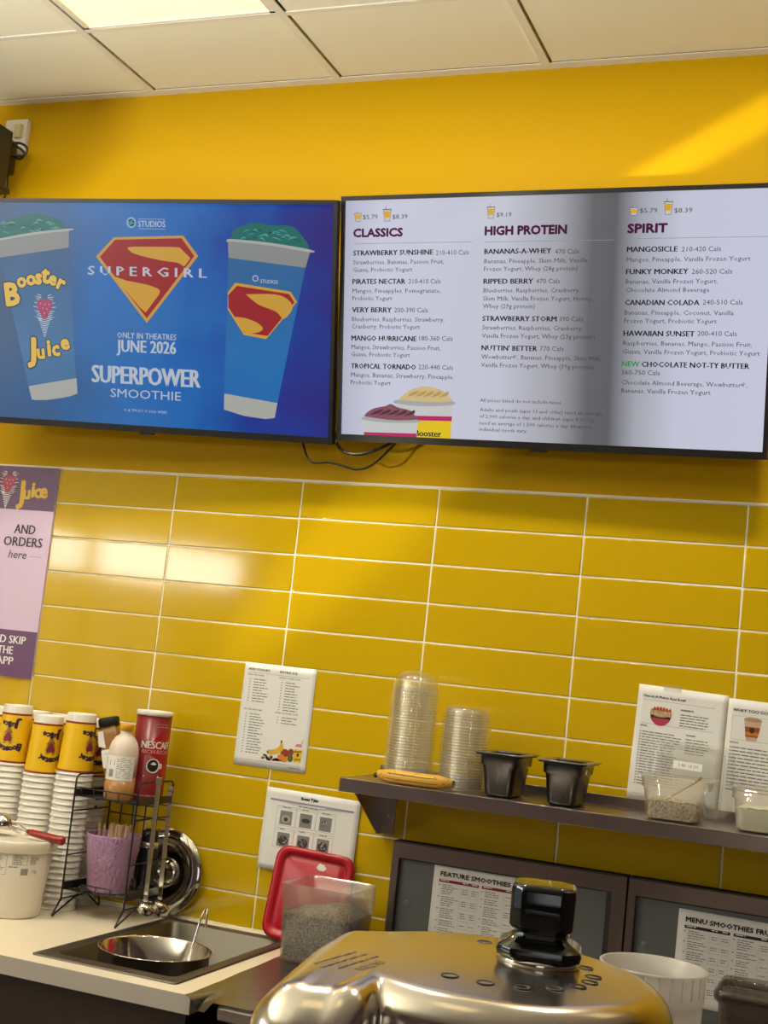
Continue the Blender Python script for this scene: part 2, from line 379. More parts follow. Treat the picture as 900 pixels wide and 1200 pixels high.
t = MB(); t.box(XL, XR, -0.024, 0.008, CEIL, CEIL + 0.003); struct(t.build('trim_2', 'tee'))
M['panel_glow'] = mat('lit light panel', (0.8, 0.75, 0.6), 0.6, emit=(1.0, 0.80, 0.41), estr=0.95)
for n, (x0, x1, y0, y1, i, j) in enumerate(lights):
    seen = (i, j) == (0, 1)
    o = thing('ceiling_light', 'square lit ceiling panel above the left screen' if seen else 'lit ceiling panel out over the shop floor', 'ceiling light', ((x0 + x1) / 2 - 0.012, (y0 + y1) / 2, CEIL), group=None if seen else 'ceiling light panels over the shop floor')
    a, b = (x1 - x0) / 2 - 0.016, (y1 - y0) / 2 - 0.012
    f = MB(); wd = 0.014
    f.box(-a, a, -b, -b + wd, 0.002, 0.014); f.box(-a, a, b - wd, b, 0.002, 0.014); f.box(-a, -a + wd, -b, b, 0.002, 0.014); f.box(a - wd, a, -b, b, 0.002, 0.014)
    f.build('frame', 'tee', o)
    d = MB(); d.box(-a + wd, a - wd, -b + wd, b - wd, 0.006, 0.012); d.build('diffuser', 'panel_glow', o)

# ------------------------------------------------------------------ the two menu screens
def ramp_glow(name, stops, axis, scale_bias, k=1.0, noise=None, second=None):
    m = glow(name, (1, 1, 1), k); nt = m.node_tree; b = nt.nodes['Principled BSDF']
    tc = nt.nodes.new('ShaderNodeTexCoord'); sp = nt.nodes.new('ShaderNodeSeparateXYZ'); nt.links.new(tc.outputs['Object'], sp.inputs[0])
    ma = nt.nodes.new('ShaderNodeMath'); ma.operation = 'MULTIPLY_ADD'; ma.inputs[1].default_value, ma.inputs[2].default_value = scale_bias
    nt.links.new(sp.outputs[axis], ma.inputs[0]); src = ma.outputs[0]
    if noise:
        nz = nt.nodes.new('ShaderNodeTexNoise'); nz.inputs['Scale'].default_value = noise[0]; nz.inputs['Detail'].default_value = 5
        nt.links.new(tc.outputs['Object'], nz.inputs['Vector'])
        m2 = nt.nodes.new('ShaderNodeMath'); m2.operation = 'MULTIPLY_ADD'; m2.inputs[1].default_value = noise[1]
        nt.links.new(nz.outputs['Fac'], m2.inputs[0]); nt.links.new(src, m2.inputs[2]); src = m2.outputs[0]
    cr = nt.nodes.new('ShaderNodeValToRGB'); nt.links.new(src, cr.inputs[0]); e = cr.color_ramp.elements
    while len(e) < len(stops): e.new(0.5)
    for q, (p, c) in enumerate(stops): e[q].position = p; e[q].color = (*c, 1)
    nt.links.new(cr.outputs[0], b.inputs['Emission Color']); return m
SW, SH = 1.115, 0.640
def screen(name, label, loc, tilt, roll, yaw, scr_mat):
    o = thing(name, label, 'screen', loc); o.rotation_mode = 'QUATERNION'
    o.rotation_quaternion = (Matrix.Rotation(yaw, 3, 'Z') @ Matrix.Rotation(tilt, 3, 'X') @ Matrix.Rotation(roll, 3, 'Y')).to_quaternion()
    f = MB(); a = SW / 2; s_, b_ = 0.011, 0.018
    f.box(-a, -a + s_, -0.004, 0.02, 0, SH); f.box(a - s_, a, -0.004, 0.02, 0, SH)
    f.box(-a + s_, a - s_, -0.004, 0.02, SH - s_, SH); f.box(-a + s_, a - s_, -0.004, 0.02, 0, b_)
    f.box(-0.02, 0.02, -0.003, 0.012, -0.006, 0.001)
    f.build('bezel', 'bezel', o)
    h = MB(); h.rbox(-a + 0.01, a - 0.01, 0.008, 0.03, 0.008, SH - 0.008, 0.006); h.rbox(-0.3, 0.3, 0.028, 0.055, 0.06, 0.40, 0.012); h.build('housing', 'black_matt', o)
    s = MB(); s.rect(-a + s_ - .001, a - s_ + .001, b_ - .001, SH - s_ + .001, 0.0025); scr = s.build('display', scr_mat, o)
    mt = MB(); q = Matrix.Rotation(yaw, 4, 'Z') @ Matrix.Rotation(tilt, 4, 'X') @ Matrix.Rotation(roll, 4, 'Y'); iv = q.inverted()
    # arm and wall plate, laid out in room directions behind the housing
    for dx in (-0.12, 0.12):
        for zz in (0.16, 0.34):
            a0 = Vector((dx, 0.05, zz)); wa = q @ a0; wall_y = 0.010 - loc[1]
            b0 = iv @ Vector((wa.x, wall_y - 0.006, wa.z)); mt.tube([tuple(a0), tuple(b0)], 0.011, 8)
    wa = q @ Vector((0, 0.05, 0.25)); wy = 0.0065 - loc[1]
    mt.X = iv.copy(); mt.box(wa.x - 0.17, wa.x + 0.17, wy - 0.008, wy, wa.z - 0.14, wa.z + 0.14); mt.X = Matrix.Identity(4)
    mt.build('wall_mount', 'black_matt', o)
    return o, scr

# --- right screen: the price board
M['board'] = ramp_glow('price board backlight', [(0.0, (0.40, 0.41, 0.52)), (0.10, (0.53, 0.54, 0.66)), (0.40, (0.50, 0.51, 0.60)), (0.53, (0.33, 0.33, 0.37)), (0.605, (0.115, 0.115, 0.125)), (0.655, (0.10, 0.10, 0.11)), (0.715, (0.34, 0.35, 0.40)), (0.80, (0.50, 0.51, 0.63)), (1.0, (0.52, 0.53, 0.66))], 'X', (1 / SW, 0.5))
M['px_ink'] = mat('dark screen lettering', (0.012, 0.006, 0.014), 0.3, spec=0.2)
M['px_soft'] = mat('grey screen lettering', (0.02, 0.018, 0.022), 0.3, spec=0.2, emit=(0.045, 0.042, 0.05), estr=1)
M['px_head'] = mat('plum screen heading', (0.02, 0.002, 0.015), 0.3, spec=0.2, emit=(0.035, 0.003, 0.028), estr=1)
M['px_green'] = glow('green screen lettering', (0.0, 0.22, 0.03))
M['px_rule'] = glow('grey screen rule', (0.24, 0.24, 0.28))
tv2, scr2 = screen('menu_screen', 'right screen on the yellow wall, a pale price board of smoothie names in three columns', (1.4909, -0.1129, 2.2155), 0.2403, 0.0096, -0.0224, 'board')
MENU = [
    ('p', '$5.79', -0.4965, -0.4544, 0.5806, 0.0111),
    ('p', '$8.39', -0.4128, -0.3708, 0.5794, 0.011),
    ('h', 'CLASSICS', -0.5219, -0.3839, 0.5354, 0.02),
    ('n', 'STRAWBERRY SUNSHINE', -0.5219, -0.2973, 0.4872, 0.013),
    ('c', '210-410 Cals', -0.2899, -0.2005, 0.4862, 0.0114),
    ('d', 'Strawberries, Bananas, Passion Fruit,', -0.5219, -0.2673, 0.4642, 0.0112),
    ('d', 'Guava, Probiotic Yogurt', -0.5219, -0.3536, 0.4447, 0.0112),
    ('n', 'PIRATES NECTAR', -0.5219, -0.3726, 0.4134, 0.013),
    ('c', '210-410 Cals', -0.3633, -0.2747, 0.4139, 0.0117),
    ('d', 'Mangos, Pineapples, Pomegranate,', -0.5219, -0.2736, 0.3903, 0.0112),
    ('d', 'Probiotic Yogurt', -0.5219, -0.4082, 0.3707, 0.0113),
    ('n', 'VERY BERRY', -0.5219, -0.4093, 0.3398, 0.0131),
    ('c', '200-390 Cals', -0.4016, -0.3077, 0.3403, 0.0118),
    ('d', 'Blueberries, Raspberries, Strawberry,', -0.5219, -0.2624, 0.3166, 0.0113),
    ('d', 'Cranberry, Probiotic Yogurt', -0.5219, -0.3288, 0.2976, 0.0113),
    ('n', 'MANGO HURRICANE', -0.5219, -0.3376, 0.2659, 0.0132),
    ('c', '180-360 Cals', -0.3297, -0.2376, 0.2683, 0.0117),
    ('d', 'Mangos, Strawberries, Passion Fruit,', -0.5219, -0.2701, 0.2438, 0.0114),
    ('d', 'Guava, Probiotic Yogurt', -0.5219, -0.3544, 0.2247, 0.0114),
    ('n', 'TROPICAL TORNADO', -0.5219, -0.3371, 0.1929, 0.0132),
    ('c', '220-440 Cals', -0.3296, -0.2348, 0.1945, 0.0117),
    ('d', 'Mangos, Bananas, Strawberry, Pineapple,', -0.5219, -0.232, 0.1707, 0.0114),
    ('d', 'Probiotic Yogurt', -0.5219, -0.4074, 0.1509, 0.0114),
    ('p', '$9.19', -0.1302, -0.0909, 0.5781, 0.0107),
    ('h', 'HIGH PROTEIN', -0.1587, 0.0516, 0.5342, 0.0203),
    ('n', 'BANANAS-A-WHEY', -0.1587, 0.0148, 0.4868, 0.0125),
    ('c', '470 Cals', 0.0243, 0.0853, 0.4851, 0.0111),
    ('d', 'Bananas, Pineapple, Skim Milk, Vanilla', -0.1587, 0.1076, 0.4636, 0.0108),
    ('d', 'Frozen Yogurt, Whey (28g protein)', -0.1587, 0.0844, 0.4444, 0.0107),
    ('n', 'RIPPED BERRY', -0.1587, -0.0291, 0.4126, 0.0125),
    ('c', '470 Cals', -0.0214, 0.0398, 0.4132, 0.0111),
    ('d', 'Blueberries, Raspberries, Cranberry,', -0.1587, 0.0916, 0.391, 0.0108),
    ('d', 'Skim Milk, Vanilla Frozen Yogurt, Honey,', -0.1587, 0.1238, 0.3705, 0.0108),
    ('d', 'Whey (29g protein)', -0.1587, -0.0224, 0.3516, 0.0109),
    ('n', 'STRAWBERRY STORM', -0.1587, 0.0345, 0.3197, 0.0125),
    ('c', '390 Cals', 0.0415, 0.1014, 0.3205, 0.0111),
    ('d', 'Strawberries, Raspberries, Cranberry,', -0.1587, 0.1016, 0.2979, 0.0109),
    ('d', 'Vanilla Frozen Yogurt, Whey (23g protein)', -0.1587, 0.1337, 0.2773, 0.0109),
    ('n', "NUTTIN' BETTER", -0.1587, -0.0126, 0.2458, 0.0126),
    ('c', '770 Cals', -0.0055, 0.0553, 0.247, 0.0112),
    ('d', 'Wowbutter®, Bananas, Pineapple, Skim Milk,', -0.1587, 0.1513, 0.2245, 0.0109),
    ('d', 'Vanilla Frozen Yogurt, Whey (39g protein)', -0.1587, 0.1332, 0.2038, 0.0109),
    ('f', 'All prices listed do not include taxes', -0.1587, 0.0538, 0.1154, 0.0087),
    ('f', 'Adults and youth (ages 13 and older) need an average', -0.1587, 0.1589, 0.0911, 0.0087),
    ('f', 'of 2,000 calories a day, and children (ages 4 to 12)', -0.1587, 0.1391, 0.0748, 0.0087),
    ('f', 'need an average of 1,500 calories a day. However,', -0.1587, 0.1386, 0.0574, 0.0087),
    ('f', 'individual needs vary.', -0.1587, -0.0312, 0.0411, 0.0087),
    ('p', '$5.79', 0.2309, 0.2732, 0.5796, 0.0105),
    ('p', '$8.39', 0.3134, 0.356, 0.5781, 0.0104),
    ('h', 'SPIRIT', 0.2041, 0.2985, 0.5329, 0.02),
    ('n', 'MANGOSICLE', 0.2041, 0.3255, 0.4871, 0.0123),
    ('c', '210-420 Cals', 0.3353, 0.427, 0.4866, 0.011),
    ('d', 'Mangos, Pineapple, Vanilla Frozen Yogurt', 0.2041, 0.4961, 0.4637, 0.0106),
    ('n', 'FUNKY MONKEY', 0.2041, 0.3529, 0.434, 0.0123),
    ('c', '260-520 Cals', 0.3616, 0.4555, 0.434, 0.011),
    ('d', 'Bananas, Vanilla Frozen Yogurt,', 0.2041, 0.4232, 0.4115, 0.0107),
    ('d', 'Chocolate Almond Beverage', 0.2041, 0.4049, 0.3913, 0.0107),
    ('n', 'CANADIAN COLADA', 0.2041, 0.3825, 0.3603, 0.0124),
    ('c', '240-510 Cals', 0.3908, 0.4833, 0.3618, 0.0111),
    ('d', 'Bananas, Pineapple, Coconut, Vanilla', 0.2041, 0.4635, 0.3372, 0.0107),
    ('d', 'Frozen Yogurt, Probiotic Yogurt', 0.2041, 0.4251, 0.3174, 0.0108),
    ('n', 'HAWAIIAN SUNSET', 0.2041, 0.3747, 0.2863, 0.0125),
    ('c', '200-410 Cals', 0.3816, 0.4734, 0.2883, 0.0111),
    ('d', 'Raspberries, Bananas, Mango, Passion Fruit,', 0.2041, 0.5093, 0.2637, 0.0107),
    ('d', 'Guava, Vanilla Frozen Yogurt, Probiotic Yogurt', 0.2041, 0.5283, 0.2432, 0.0108),
    ('g', 'NEW', 0.2029, 0.246, 0.2125, 0.0125),
    ('m', 'CHOCOLATE NOT-TY BUTTER', 0.2512, 0.5055, 0.2123, 0.0125),
    ('c', '360-750 Cals', 0.2026, 0.2964, 0.1926, 0.0114),
    ('d', 'Chocolate Almond Beverage, Wowbutter®,', 0.2041, 0.5045, 0.1686, 0.0109),
    ('d', 'Bananas, Vanilla Frozen Yogurt', 0.2041, 0.4192, 0.1486, 0.0109),
]
pend = None
for k, s_, x0, x1, z, c in MENU + [('end', '', 0, 0, 0, 0)]:
    if k in 'df' and pend is None: pend = MB()
    if k not in 'df' and pend is not None: pend.build('ingredient_list' if not foot else 'small_print', 'px_soft', scr2); pend = None
    if k == 'end': break
    if k in 'df': pend.text(s_, x0, x1, z, c, 0.0016, 0.004); foot = k == 'f'; continue
    nm, mt_, bold = {'p': ('price', 'px_soft', 0.0), 'h': ('heading', 'px_head', 0.072), 'n': ('smoothie_name', 'px_ink', 0.052), 'm': ('smoothie_name', 'px_ink', 0.052), 'c': ('calorie_figure', 'px_soft', 0.0), 'g': ('new_mark', 'px_green', 0.034)}[k]
    MB().text(s_, x0, x1, z, c, 0.0016, bold).build(nm, mt_, scr2)
t = MB()
for x0, x1, z in ((-0.5215, -0.193, 0.5178), (-0.1585, 0.17, 0.5166), (0.2056, 0.533, 0.5186)): t.rect(x0, x1, z - 0.0006, z + 0.0006, 0.0018)
t.build('rules', 'px_rule', scr2)
M['px_amber'] = glow('amber picture', (0.62, 0.34, 0.01)); M['px_white'] = glow('white picture', (0.50, 0.50, 0.50)); M['px_shade'] = glow('pale grey picture', (0.34, 0.34, 0.35))
M['px_berry'] = glow('berry picture', (0.20, 0.07, 0.10)); M['px_berry2'] = glow('dark berry picture', (0.09, 0.02, 0.035)); M['px_vanilla'] = glow('vanilla picture', (0.56, 0.42, 0.20)); M['px_vanilla2'] = glow('shaded vanilla picture', (0.42, 0.28, 0.10))
M['px_pink'] = glow('magenta picture', (0.42, 0.012, 0.11)); M['px_yel'] = glow('yellow picture', (0.66, 0.48, 0.01)); M['px_dark'] = glow('dark picture', (0.012, 0.008, 0.014))
def icon(x0, x1, z0, z1):
    t = MB(); w_ = x1 - x0; h = z1 - z0; zc = z0 + h * 0.80; zm = z0 + h * 0.24 if h > 0.03 else z0 + h * 0.2
    t.poly([(x0 + w_ * .17, z0), (x1 - w_ * .17, z0), (x1 - w_ * .02, zc), (x0 + w_ * .02, zc)], 0.0020, 0)
    t.poly([(x0 + w_ * .20, zm), (x1 - w_ * .20, zm), (x1 - w_ * .10, zc - h * .14), (x0 + w_ * .10, zc - h * .14)], 0.0017, 1)
    t.rect(x0 - w_ * .03, x1 + w_ * .03, zc - h * .05, zc, 0.0014, 2)
    for a, b in ((x0 + w_ * .02, x0 + w_ * .17), (x1 - w_ * .02, x1 - w_ * .17)): t.poly([(a, zc), (a + 0.001, zc), (b + 0.001, z0), (b, z0)], 0.0014, 2)
    t.rect(x0 + w_ * .17, x1 - w_ * .17, z0, z0 + 0.001, 0.0014, 2)
    t.poly([(x0 + w_ * .34, zc), (x0 + w_ * .39, zc), (x0 + w_ * .34, z1), (x0 + w_ * .29, z1)], 0.0014, 2)
    t.build('cup_icon', ['px_white', 'px_amber', 'px_soft'], scr2)
for r_ in ((-0.5211, -0.501, 0.575, 0.602), (-0.4392, -0.4164, 0.5735, 0.613), (-0.1553, -0.1349, 0.5743, 0.6112), (0.2063, 0.226, 0.574, 0.597), (0.2885, 0.3092, 0.5738, 0.6128)): icon(*r_)
def blob(pts, n=5): return [(p[0], p[2]) for p in smoothpath([(a, 0, b) for a, b in pts], n)]
t = MB()
t.poly([(-0.3897, 0.106), (-0.2331, 0.106), (-0.2363, 0.0175), (-0.378, 0.0175)], 0.0021, 0)
t.poly([(-0.388, 0.073), (-0.2335, 0.075), (-0.2345, 0.063), (-0.386, 0.061)], 0.0018, 3); t.poly([(-0.386, 0.0612), (-0.2345, 0.063), (-0.2363, 0.0175), (-0.378, 0.0175)], 0.0018, 4)
t.poly(blob([(-0.3959, 0.1113), (-0.392, 0.104), (-0.32, 0.099), (-0.236, 0.104), (-0.2299, 0.1133), (-0.27, 0.116), (-0.36, 0.116), (-0.3959, 0.1113)]), 0.0016, 1)
t.poly(blob([(-0.3831, 0.1135), (-0.37, 0.127), (-0.3453, 0.1423), (-0.3075, 0.1504), (-0.2632, 0.1416), (-0.247, 0.127), (-0.2343, 0.1145), (-0.30, 0.110), (-0.3831, 0.1135)]), 0.0013, 2)
for q in range(5): t.poly(blob([(-0.36 + q * .022, 0.122), (-0.345 + q * .022, 0.134), (-0.325 + q * .02, 0.139), (-0.335 + q * .022, 0.129), (-0.36 + q * .022, 0.122)], 3), 0.0010, 5)
t.text('Booster', -0.335, -0.262, 0.021, 0.016, 0.0014, 0.05, 6)
t.build('cup_picture', ['px_white', 'px_shade', 'px_vanilla', 'px_pink', 'px_yel', 'px_vanilla2', 'px_dark'], scr2)
t = MB()
t.poly([(-0.484, 0.062), (-0.327, 0.062), (-0.3305, 0.0175), (-0.479, 0.0175)], 0.0009, 0)
t.poly([(-0.4815, 0.0255), (-0.3300, 0.0275), (-0.3305, 0.0175), (-0.479, 0.0175)], 0.0006, 3)
t.poly(blob([(-0.4874, 0.0645), (-0.482, 0.058), (-0.41, 0.053), (-0.330, 0.056), (-0.324, 0.0613), (-0.36, 0.068), (-0.45, 0.070), (-0.4874, 0.0645)]), 0.0005, 1)
t.poly(blob([(-0.481, 0.0675), (-0.472, 0.078), (-0.4506, 0.0897), (-0.42, 0.096), (-0.4053, 0.1021), (-0.385, 0.094), (-0.3503, 0.087), (-0.338, 0.076), (-0.3273, 0.0643), (-0.40, 0.060), (-0.481, 0.0675)]), 0.0002, 2)
for q in range(5): t.poly(blob([(-0.465 + q * .024, 0.071), (-0.445 + q * .024, 0.083), (-0.425 + q * .022, 0.088), (-0.435 + q * .024, 0.078), (-0.465 + q * .024, 0.071)], 3), -0.0002, 5)
t.build('cup_picture', ['px_white', 'px_shade', 'px_berry', 'px_pink', 'px_yel', 'px_berry2'], scr2)

# --- left screen: the film advertisement
M['advert'] = ramp_glow('blue advert backdrop', [(0.0, (0.045, 0.085, 0.15)), (0.25, (0.030, 0.10, 0.25)), (0.42, (0.022, 0.13, 0.38)), (0.62, (0.006, 0.105, 0.37)), (0.82, (0.004, 0.035, 0.26)), (1.0, (0.018, 0.012, 0.17))], 'X', (0.95 / SW, 0.28), noise=(5.0, 0.45))
tv1, scr1 = screen('advert_screen', 'left screen on the yellow wall showing a blue smoothie advert with two cups', (0.3628, -0.1347, 2.2162), 0.2869, 0.0127, 0.0617, 'advert')
M['ad_white'] = glow('advert white', (0.40, 0.44, 0.50)); M['ad_grey'] = glow('advert cup grey', (0.21, 0.22, 0.22)); M['ad_grey2'] = glow('advert cup light grey', (0.34, 0.34, 0.32))
M['ad_red'] = glow('advert red', (0.26, 0.010, 0.018)); M['ad_gold'] = glow('advert gold', (0.50, 0.27, 0.035)); M['ad_goldedge'] = glow('advert pale gold', (0.46, 0.25, 0.05))
M['ad_teal'] = glow('advert teal', (0.006, 0.115, 0.105)); M['ad_teal2'] = glow('advert light teal', (0.06, 0.26, 0.24)); M['ad_teal3'] = glow('advert dark teal', (0.003, 0.05, 0.05))
M['ad_cup'] = ramp_glow('advert blue cup', [(0, (0.05, 0.12, 0.24)), (0.5, (0.055, 0.15, 0.30)), (1, (0.03, 0.09, 0.20))], 'Z', (1.8, -0.1), noise=(9, 0.4))
M['ad_cup2'] = ramp_glow('advert bright blue cup', [(0, (0.010, 0.11, 0.36)), (0.5, (0.012, 0.13, 0.37)), (1, (0.02, 0.10, 0.25))], 'Z', (1.8, -0.1), noise=(9, 0.4))
M['ad_yel'] = glow('advert yellow lettering', (0.62, 0.40, 0.07)); M['ad_edge'] = glow('advert dark outline', (0.015, 0.03, 0.07)); M['ad_pink'] = glow('advert strawberry', (0.33, 0.045, 0.11))
M['ad_cyan'] = glow('advert emblem', (0.16, 0.42, 0.50))
t = MB(); y0 = 0.0016
t.poly([(-0.1028, 0.536), (0.1100, 0.5436), (0.1556, 0.4897), (-0.0001, 0.3039), (-0.1592, 0.4827)], 0.0021, 0)
t.poly([(-0.0985, 0.5295), (0.1052, 0.5365), (0.1440, 0.4894), (-0.0001, 0.3172), (-0.1470, 0.4818)], 0.0018, 1)
t.poly(blob([(-0.0597, 0.506), (-0.045, 0.5112), (0.068, 0.5125), (0.1000, 0.5116)], 4) + [(0.1326, 0.4835), (0.1135, 0.4603)] + blob([(0.1135, 0.4603), (0.094, 0.4704), (0.0421, 0.4761), (-0.0366, 0.4919), (-0.0597, 0.506)], 4)[1:-1], y0, 2)
t.poly([(-0.103, 0.4295), (-0.063, 0.4188), (0.0031, 0.4088)] + blob([(0.0031, 0.4088), (0.0359, 0.398), (0.0392, 0.3865), (0.03, 0.374)], 4)[1:] + [(-0.0033, 0.3329), (-0.02, 0.345)], y0, 2)
t.build('shield_emblem', ['ad_goldedge', 'ad_red', 'ad_gold'], scr1)
t = MB(); t.text('STUDIOS', -0.0269, 0.056, 0.5655, 0.0160, 0.0014, 0.02)
t.rect(-0.0268, 0.0555, 0.5858, 0.5868, 0.0014); t.rect(-0.0268, 0.0550, 0.5598, 0.5608, 0.0014); t.build('studio_name', 'ad_white', scr1)
MB().text('S U P E R G I R L', -0.1838, 0.1811, 0.4320, 0.0245, 0.0011, 0.055).build('film_title', 'ad_white', scr1)
for s_, x0, x1, z, c, bold, nm in (('ONLY IN THEATRES', -0.0926, 0.0909, 0.2600, 0.0160, 0.02, 'release_line'), ('JUNE 2026', -0.0935, 0.0896, 0.2220, 0.0330, 0.045, 'release_date'), ('SUPERPOWER', -0.1718, 0.1640, 0.1330, 0.0480, 0.055, 'drink_name'),
                               ('SMOOTHIE', -0.1138, 0.1063, 0.0940, 0.0235, 0.0, 'drink_kind'), ('\u00a9 & TM DC \u00a9 2026 WBEI', -0.0713, 0.0623, 0.0555, 0.0075, 0.0, 'small_print')):
    MB().text(s_, x0, x1, z, c, 0.0014, bold).build(nm, 'ad_white', scr1)
t = MB(); t.poly([(-0.0484 + r * math.cos(a), 0.5765 + r * math.sin(a)) for a, r in [(2 * PI * k / 24, 0.0145) for k in range(24)]], 0.0018, 0)
t.disc(-0.0484, 0.5765, 0.0105, None, 0.0015, 1); t.text('DC', -0.0565, -0.0403, 0.572, 0.0095, 0.0012, 0.03, 0, rot=0.4)
t.build('studio_emblem', ['ad_cyan', 'ad_edge'], scr1)
def whip(pts, seed, name='whipped_top'):
    t = MB(); t.poly(blob(pts + [pts[0]]), 0.0015, 0); rnd = random.Random(seed)
    xs = [p[0] for p in pts]; zs = [p[1] for p in pts]; x0, x1, z0, z1 = min(xs), max(xs), min(zs), max(zs)
    for q in range(26):
        x = rnd.uniform(x0 + 0.025, x1 - 0.04); k = (x - x0) / (x1 - x0); z = z0 + (z1 - z0) * rnd.uniform(0.34, 0.74) * (1 - 0.5 * abs(k - 0.5))
        w_, h = rnd.uniform(0.012, 0.032), rnd.uniform(0.003, 0.009); d = rnd.uniform(-0.008, 0.008)
        t.poly(blob([(x, z), (x + w_ * .5, z + h + d * .5), (x + w_, z + d), (x + w_ * .5, z + d * .5 + h * .35), (x, z)], 3), 0.0012 - 0.00001 * q, 1 if q % 3 else 2)
    t.build(name, ['ad_teal', 'ad_teal2', 'ad_teal3'], scr1)
def bouncy(t, word, spots, size, mi, y, bold):
    for ch, (x, z, r, s_) in zip(word, spots):
        V, F, b0, b1 = glyphs(ch); wd = (b1 - b0) / CAPH * size * s_
        t.text(ch, x - wd / 2, x + wd / 2, z - size * s_ / 2, size * s_, y, bold, mi, rot=r)
def juice_logo(t, sp1, sp2, size, y, mi_in, mi_out):
    for mi, bold, yy in ((mi_out, 0.135, y), (mi_in, 0.070, y - 0.0003)):
        bouncy(t, 'Booster', sp1, size, mi, yy, bold); bouncy(t, 'Juice', sp2, size, mi, yy, bold)
def strawberry(t, x, z, s_, y, mi_b, mi_w, fn=None, flip=1):
    """A berry spun about by strokes that narrow to a tail below it."""
    put = lambda pts, yy, mi: t.poly([(x + flip * a * s_, z + flip * b * s_) for a, b in pts], yy, mi, fn)
    for k in range(13):
        zz = 0.95 - k * 0.16; wd = 0.62 + 0.34 * math.sin(k * 1.3) ** 2
        for sx in (-1, 1): put([(sx * 0.30, zz - .02), (sx * wd * 1.05, zz + 0.10 + .04 * (k % 2)), (sx * (wd * 1.05 + .03), zz + 0.15), (sx * 0.30, zz + .07)], y, mi_w)
    put(blob([(-0.05, 0.62), (0.34, 0.74), (0.66, 0.55), (0.68, 0.12), (0.42, -0.35), (0.12, -0.82), (-0.10, -0.85), (-0.42, -0.38), (-0.66, 0.10), (-0.66, 0.50), (-0.36, 0.72), (-0.05, 0.62)], 4), y - 0.0002, mi_b)
    for a, b in ((-.35, .35), (.05, .30), (.40, .32), (-.15, -.02), (.22, -.05), (-.02, -.40)): put([(a - .03, b - .06), (a + .03, b - .06), (a + .03, b + .06), (a - .03, b + .06)], y - 0.0004, mi_w)
    for k in range(9):
        zz = -0.85 - k * 0.17; wd = 0.62 * (1 - k / 9.5)
        put([(-wd, zz + .02), (0, zz - .07), (wd, zz + 0.13), (wd * .9, zz + 0.17), (0, zz + .01), (-wd * .9, zz + .08)], y, mi_w)
t = MB()
t.poly([(-0.4708, 0.4760), (-0.2450, 0.5060), (-0.2253, 0.1388), (-0.3809, 0.1112)], 0.0021, 0)
t.poly([(-0.4884, 0.5228), (-0.4734, 0.526), (-0.244, 0.5557), (-0.2458, 0.5058), (-0.4744, 0.4733), (-0.4886, 0.4718)], 0.0019, 1)
t.poly(blob([(-0.492, 0.523), (-0.4734, 0.527), (-0.36, 0.546), (-0.2420, 0.5580), (-0.2425, 0.5520), (-0.36, 0.5395), (-0.4734, 0.5205), (-0.492, 0.5165), (-0.492, 0.523)], 3), 0.0009, 2)
t.poly([(-0.3809, 0.1112), (-0.2232, 0.1413), (-0.2208, 0.0978), (-0.2400, 0.0900), (-0.2688, 0.0832), (-0.3179, 0.0746), (-0.3550, 0.0720), (-0.3708, 0.0731)], 0.0019, 2)
sp1 = [(-0.4310, 0.3720, 0.12, 1.5), (-0.4000, 0.4120, 0.15, .95), (-0.3690, 0.4190, 0.1, .95), (-0.3430, 0.4230, -0.1, 1.0), (-0.3200, 0.4300, -0.1, 1.15), (-0.2960, 0.4200, -0.25, .9), (-0.2680, 0.4080, -0.45, 1.0)]
sp2 = [(-0.3680, 0.2180, 0.0, 1.5), (-0.3390, 0.2120, 0.08, .95), (-0.3120, 0.2240, 0.1, 1.1), (-0.2900, 0.2230, 0.15, 1.0), (-0.2610, 0.2420, 0.25, 1.0)]
juice_logo(t, sp1, sp2, 0.040, 0.0013, 3, 4)
strawberry(t, -0.3250, 0.335, 0.036, 0.0014, 5, 6)
t.build('cup_picture', ['ad_cup', 'ad_grey', 'ad_grey2', 'ad_yel', 'ad_edge', 'ad_pink', 'ad_white'], scr1)
whip([(-0.50, 0.525), (-0.485, 0.5450), (-0.4585, 0.5709), (-0.4302, 0.583), (-0.3742, 0.5954), (-0.343, 0.5974), (-0.2915, 0.5873), (-0.2677, 0.5729), (-0.2590, 0.5520), (-0.36, 0.540), (-0.4734, 0.5242)], 3)
t = MB()
t.poly([(0.2456, 0.4880), (0.4695, 0.4660), (0.3957, 0.1028), (0.2375, 0.1208)], 0.0021, 0)
t.poly([(0.2431, 0.5336), (0.2588, 0.5349), (0.4805, 0.5122), (0.4818, 0.5067), (0.4695, 0.4649), (0.2456, 0.4868)], 0.0019, 1)
t.poly(blob([(0.2410, 0.5345), (0.2588, 0.5365), (0.37, 0.5280), (0.4820, 0.5125), (0.4820, 0.5050), (0.37, 0.5205), (0.2588, 0.5295), (0.2410, 0.5280), (0.2410, 0.5345)], 3), 0.0010, 2)
t.poly([(0.2375, 0.1208), (0.3957, 0.1028), (0.3884, 0.0619), (0.3602, 0.0575), (0.2969, 0.0627), (0.2373, 0.0769)], 0.0019, 2)
t.poly([(0.2449, 0.3949), (0.2666, 0.421), (0.4282, 0.4015), (0.4471, 0.3751), (0.3596, 0.2732), (0.2937, 0.2822), (0.2454, 0.3493)], 0.0017, 3)
t.poly([(0.2465, 0.3874), (0.2717, 0.4127), (0.4242, 0.395), (0.4398, 0.3732), (0.3638, 0.2819), (0.2949, 0.289), (0.2475, 0.355)], 0.0014, 4)
t.poly(blob([(0.2984, 0.3907), (0.373, 0.3935), (0.4132, 0.3853), (0.4352, 0.3607), (0.4112, 0.3289), (0.3862, 0.3479), (0.3361, 0.3647), (0.2984, 0.3907)], 4), 0.0011, 3)
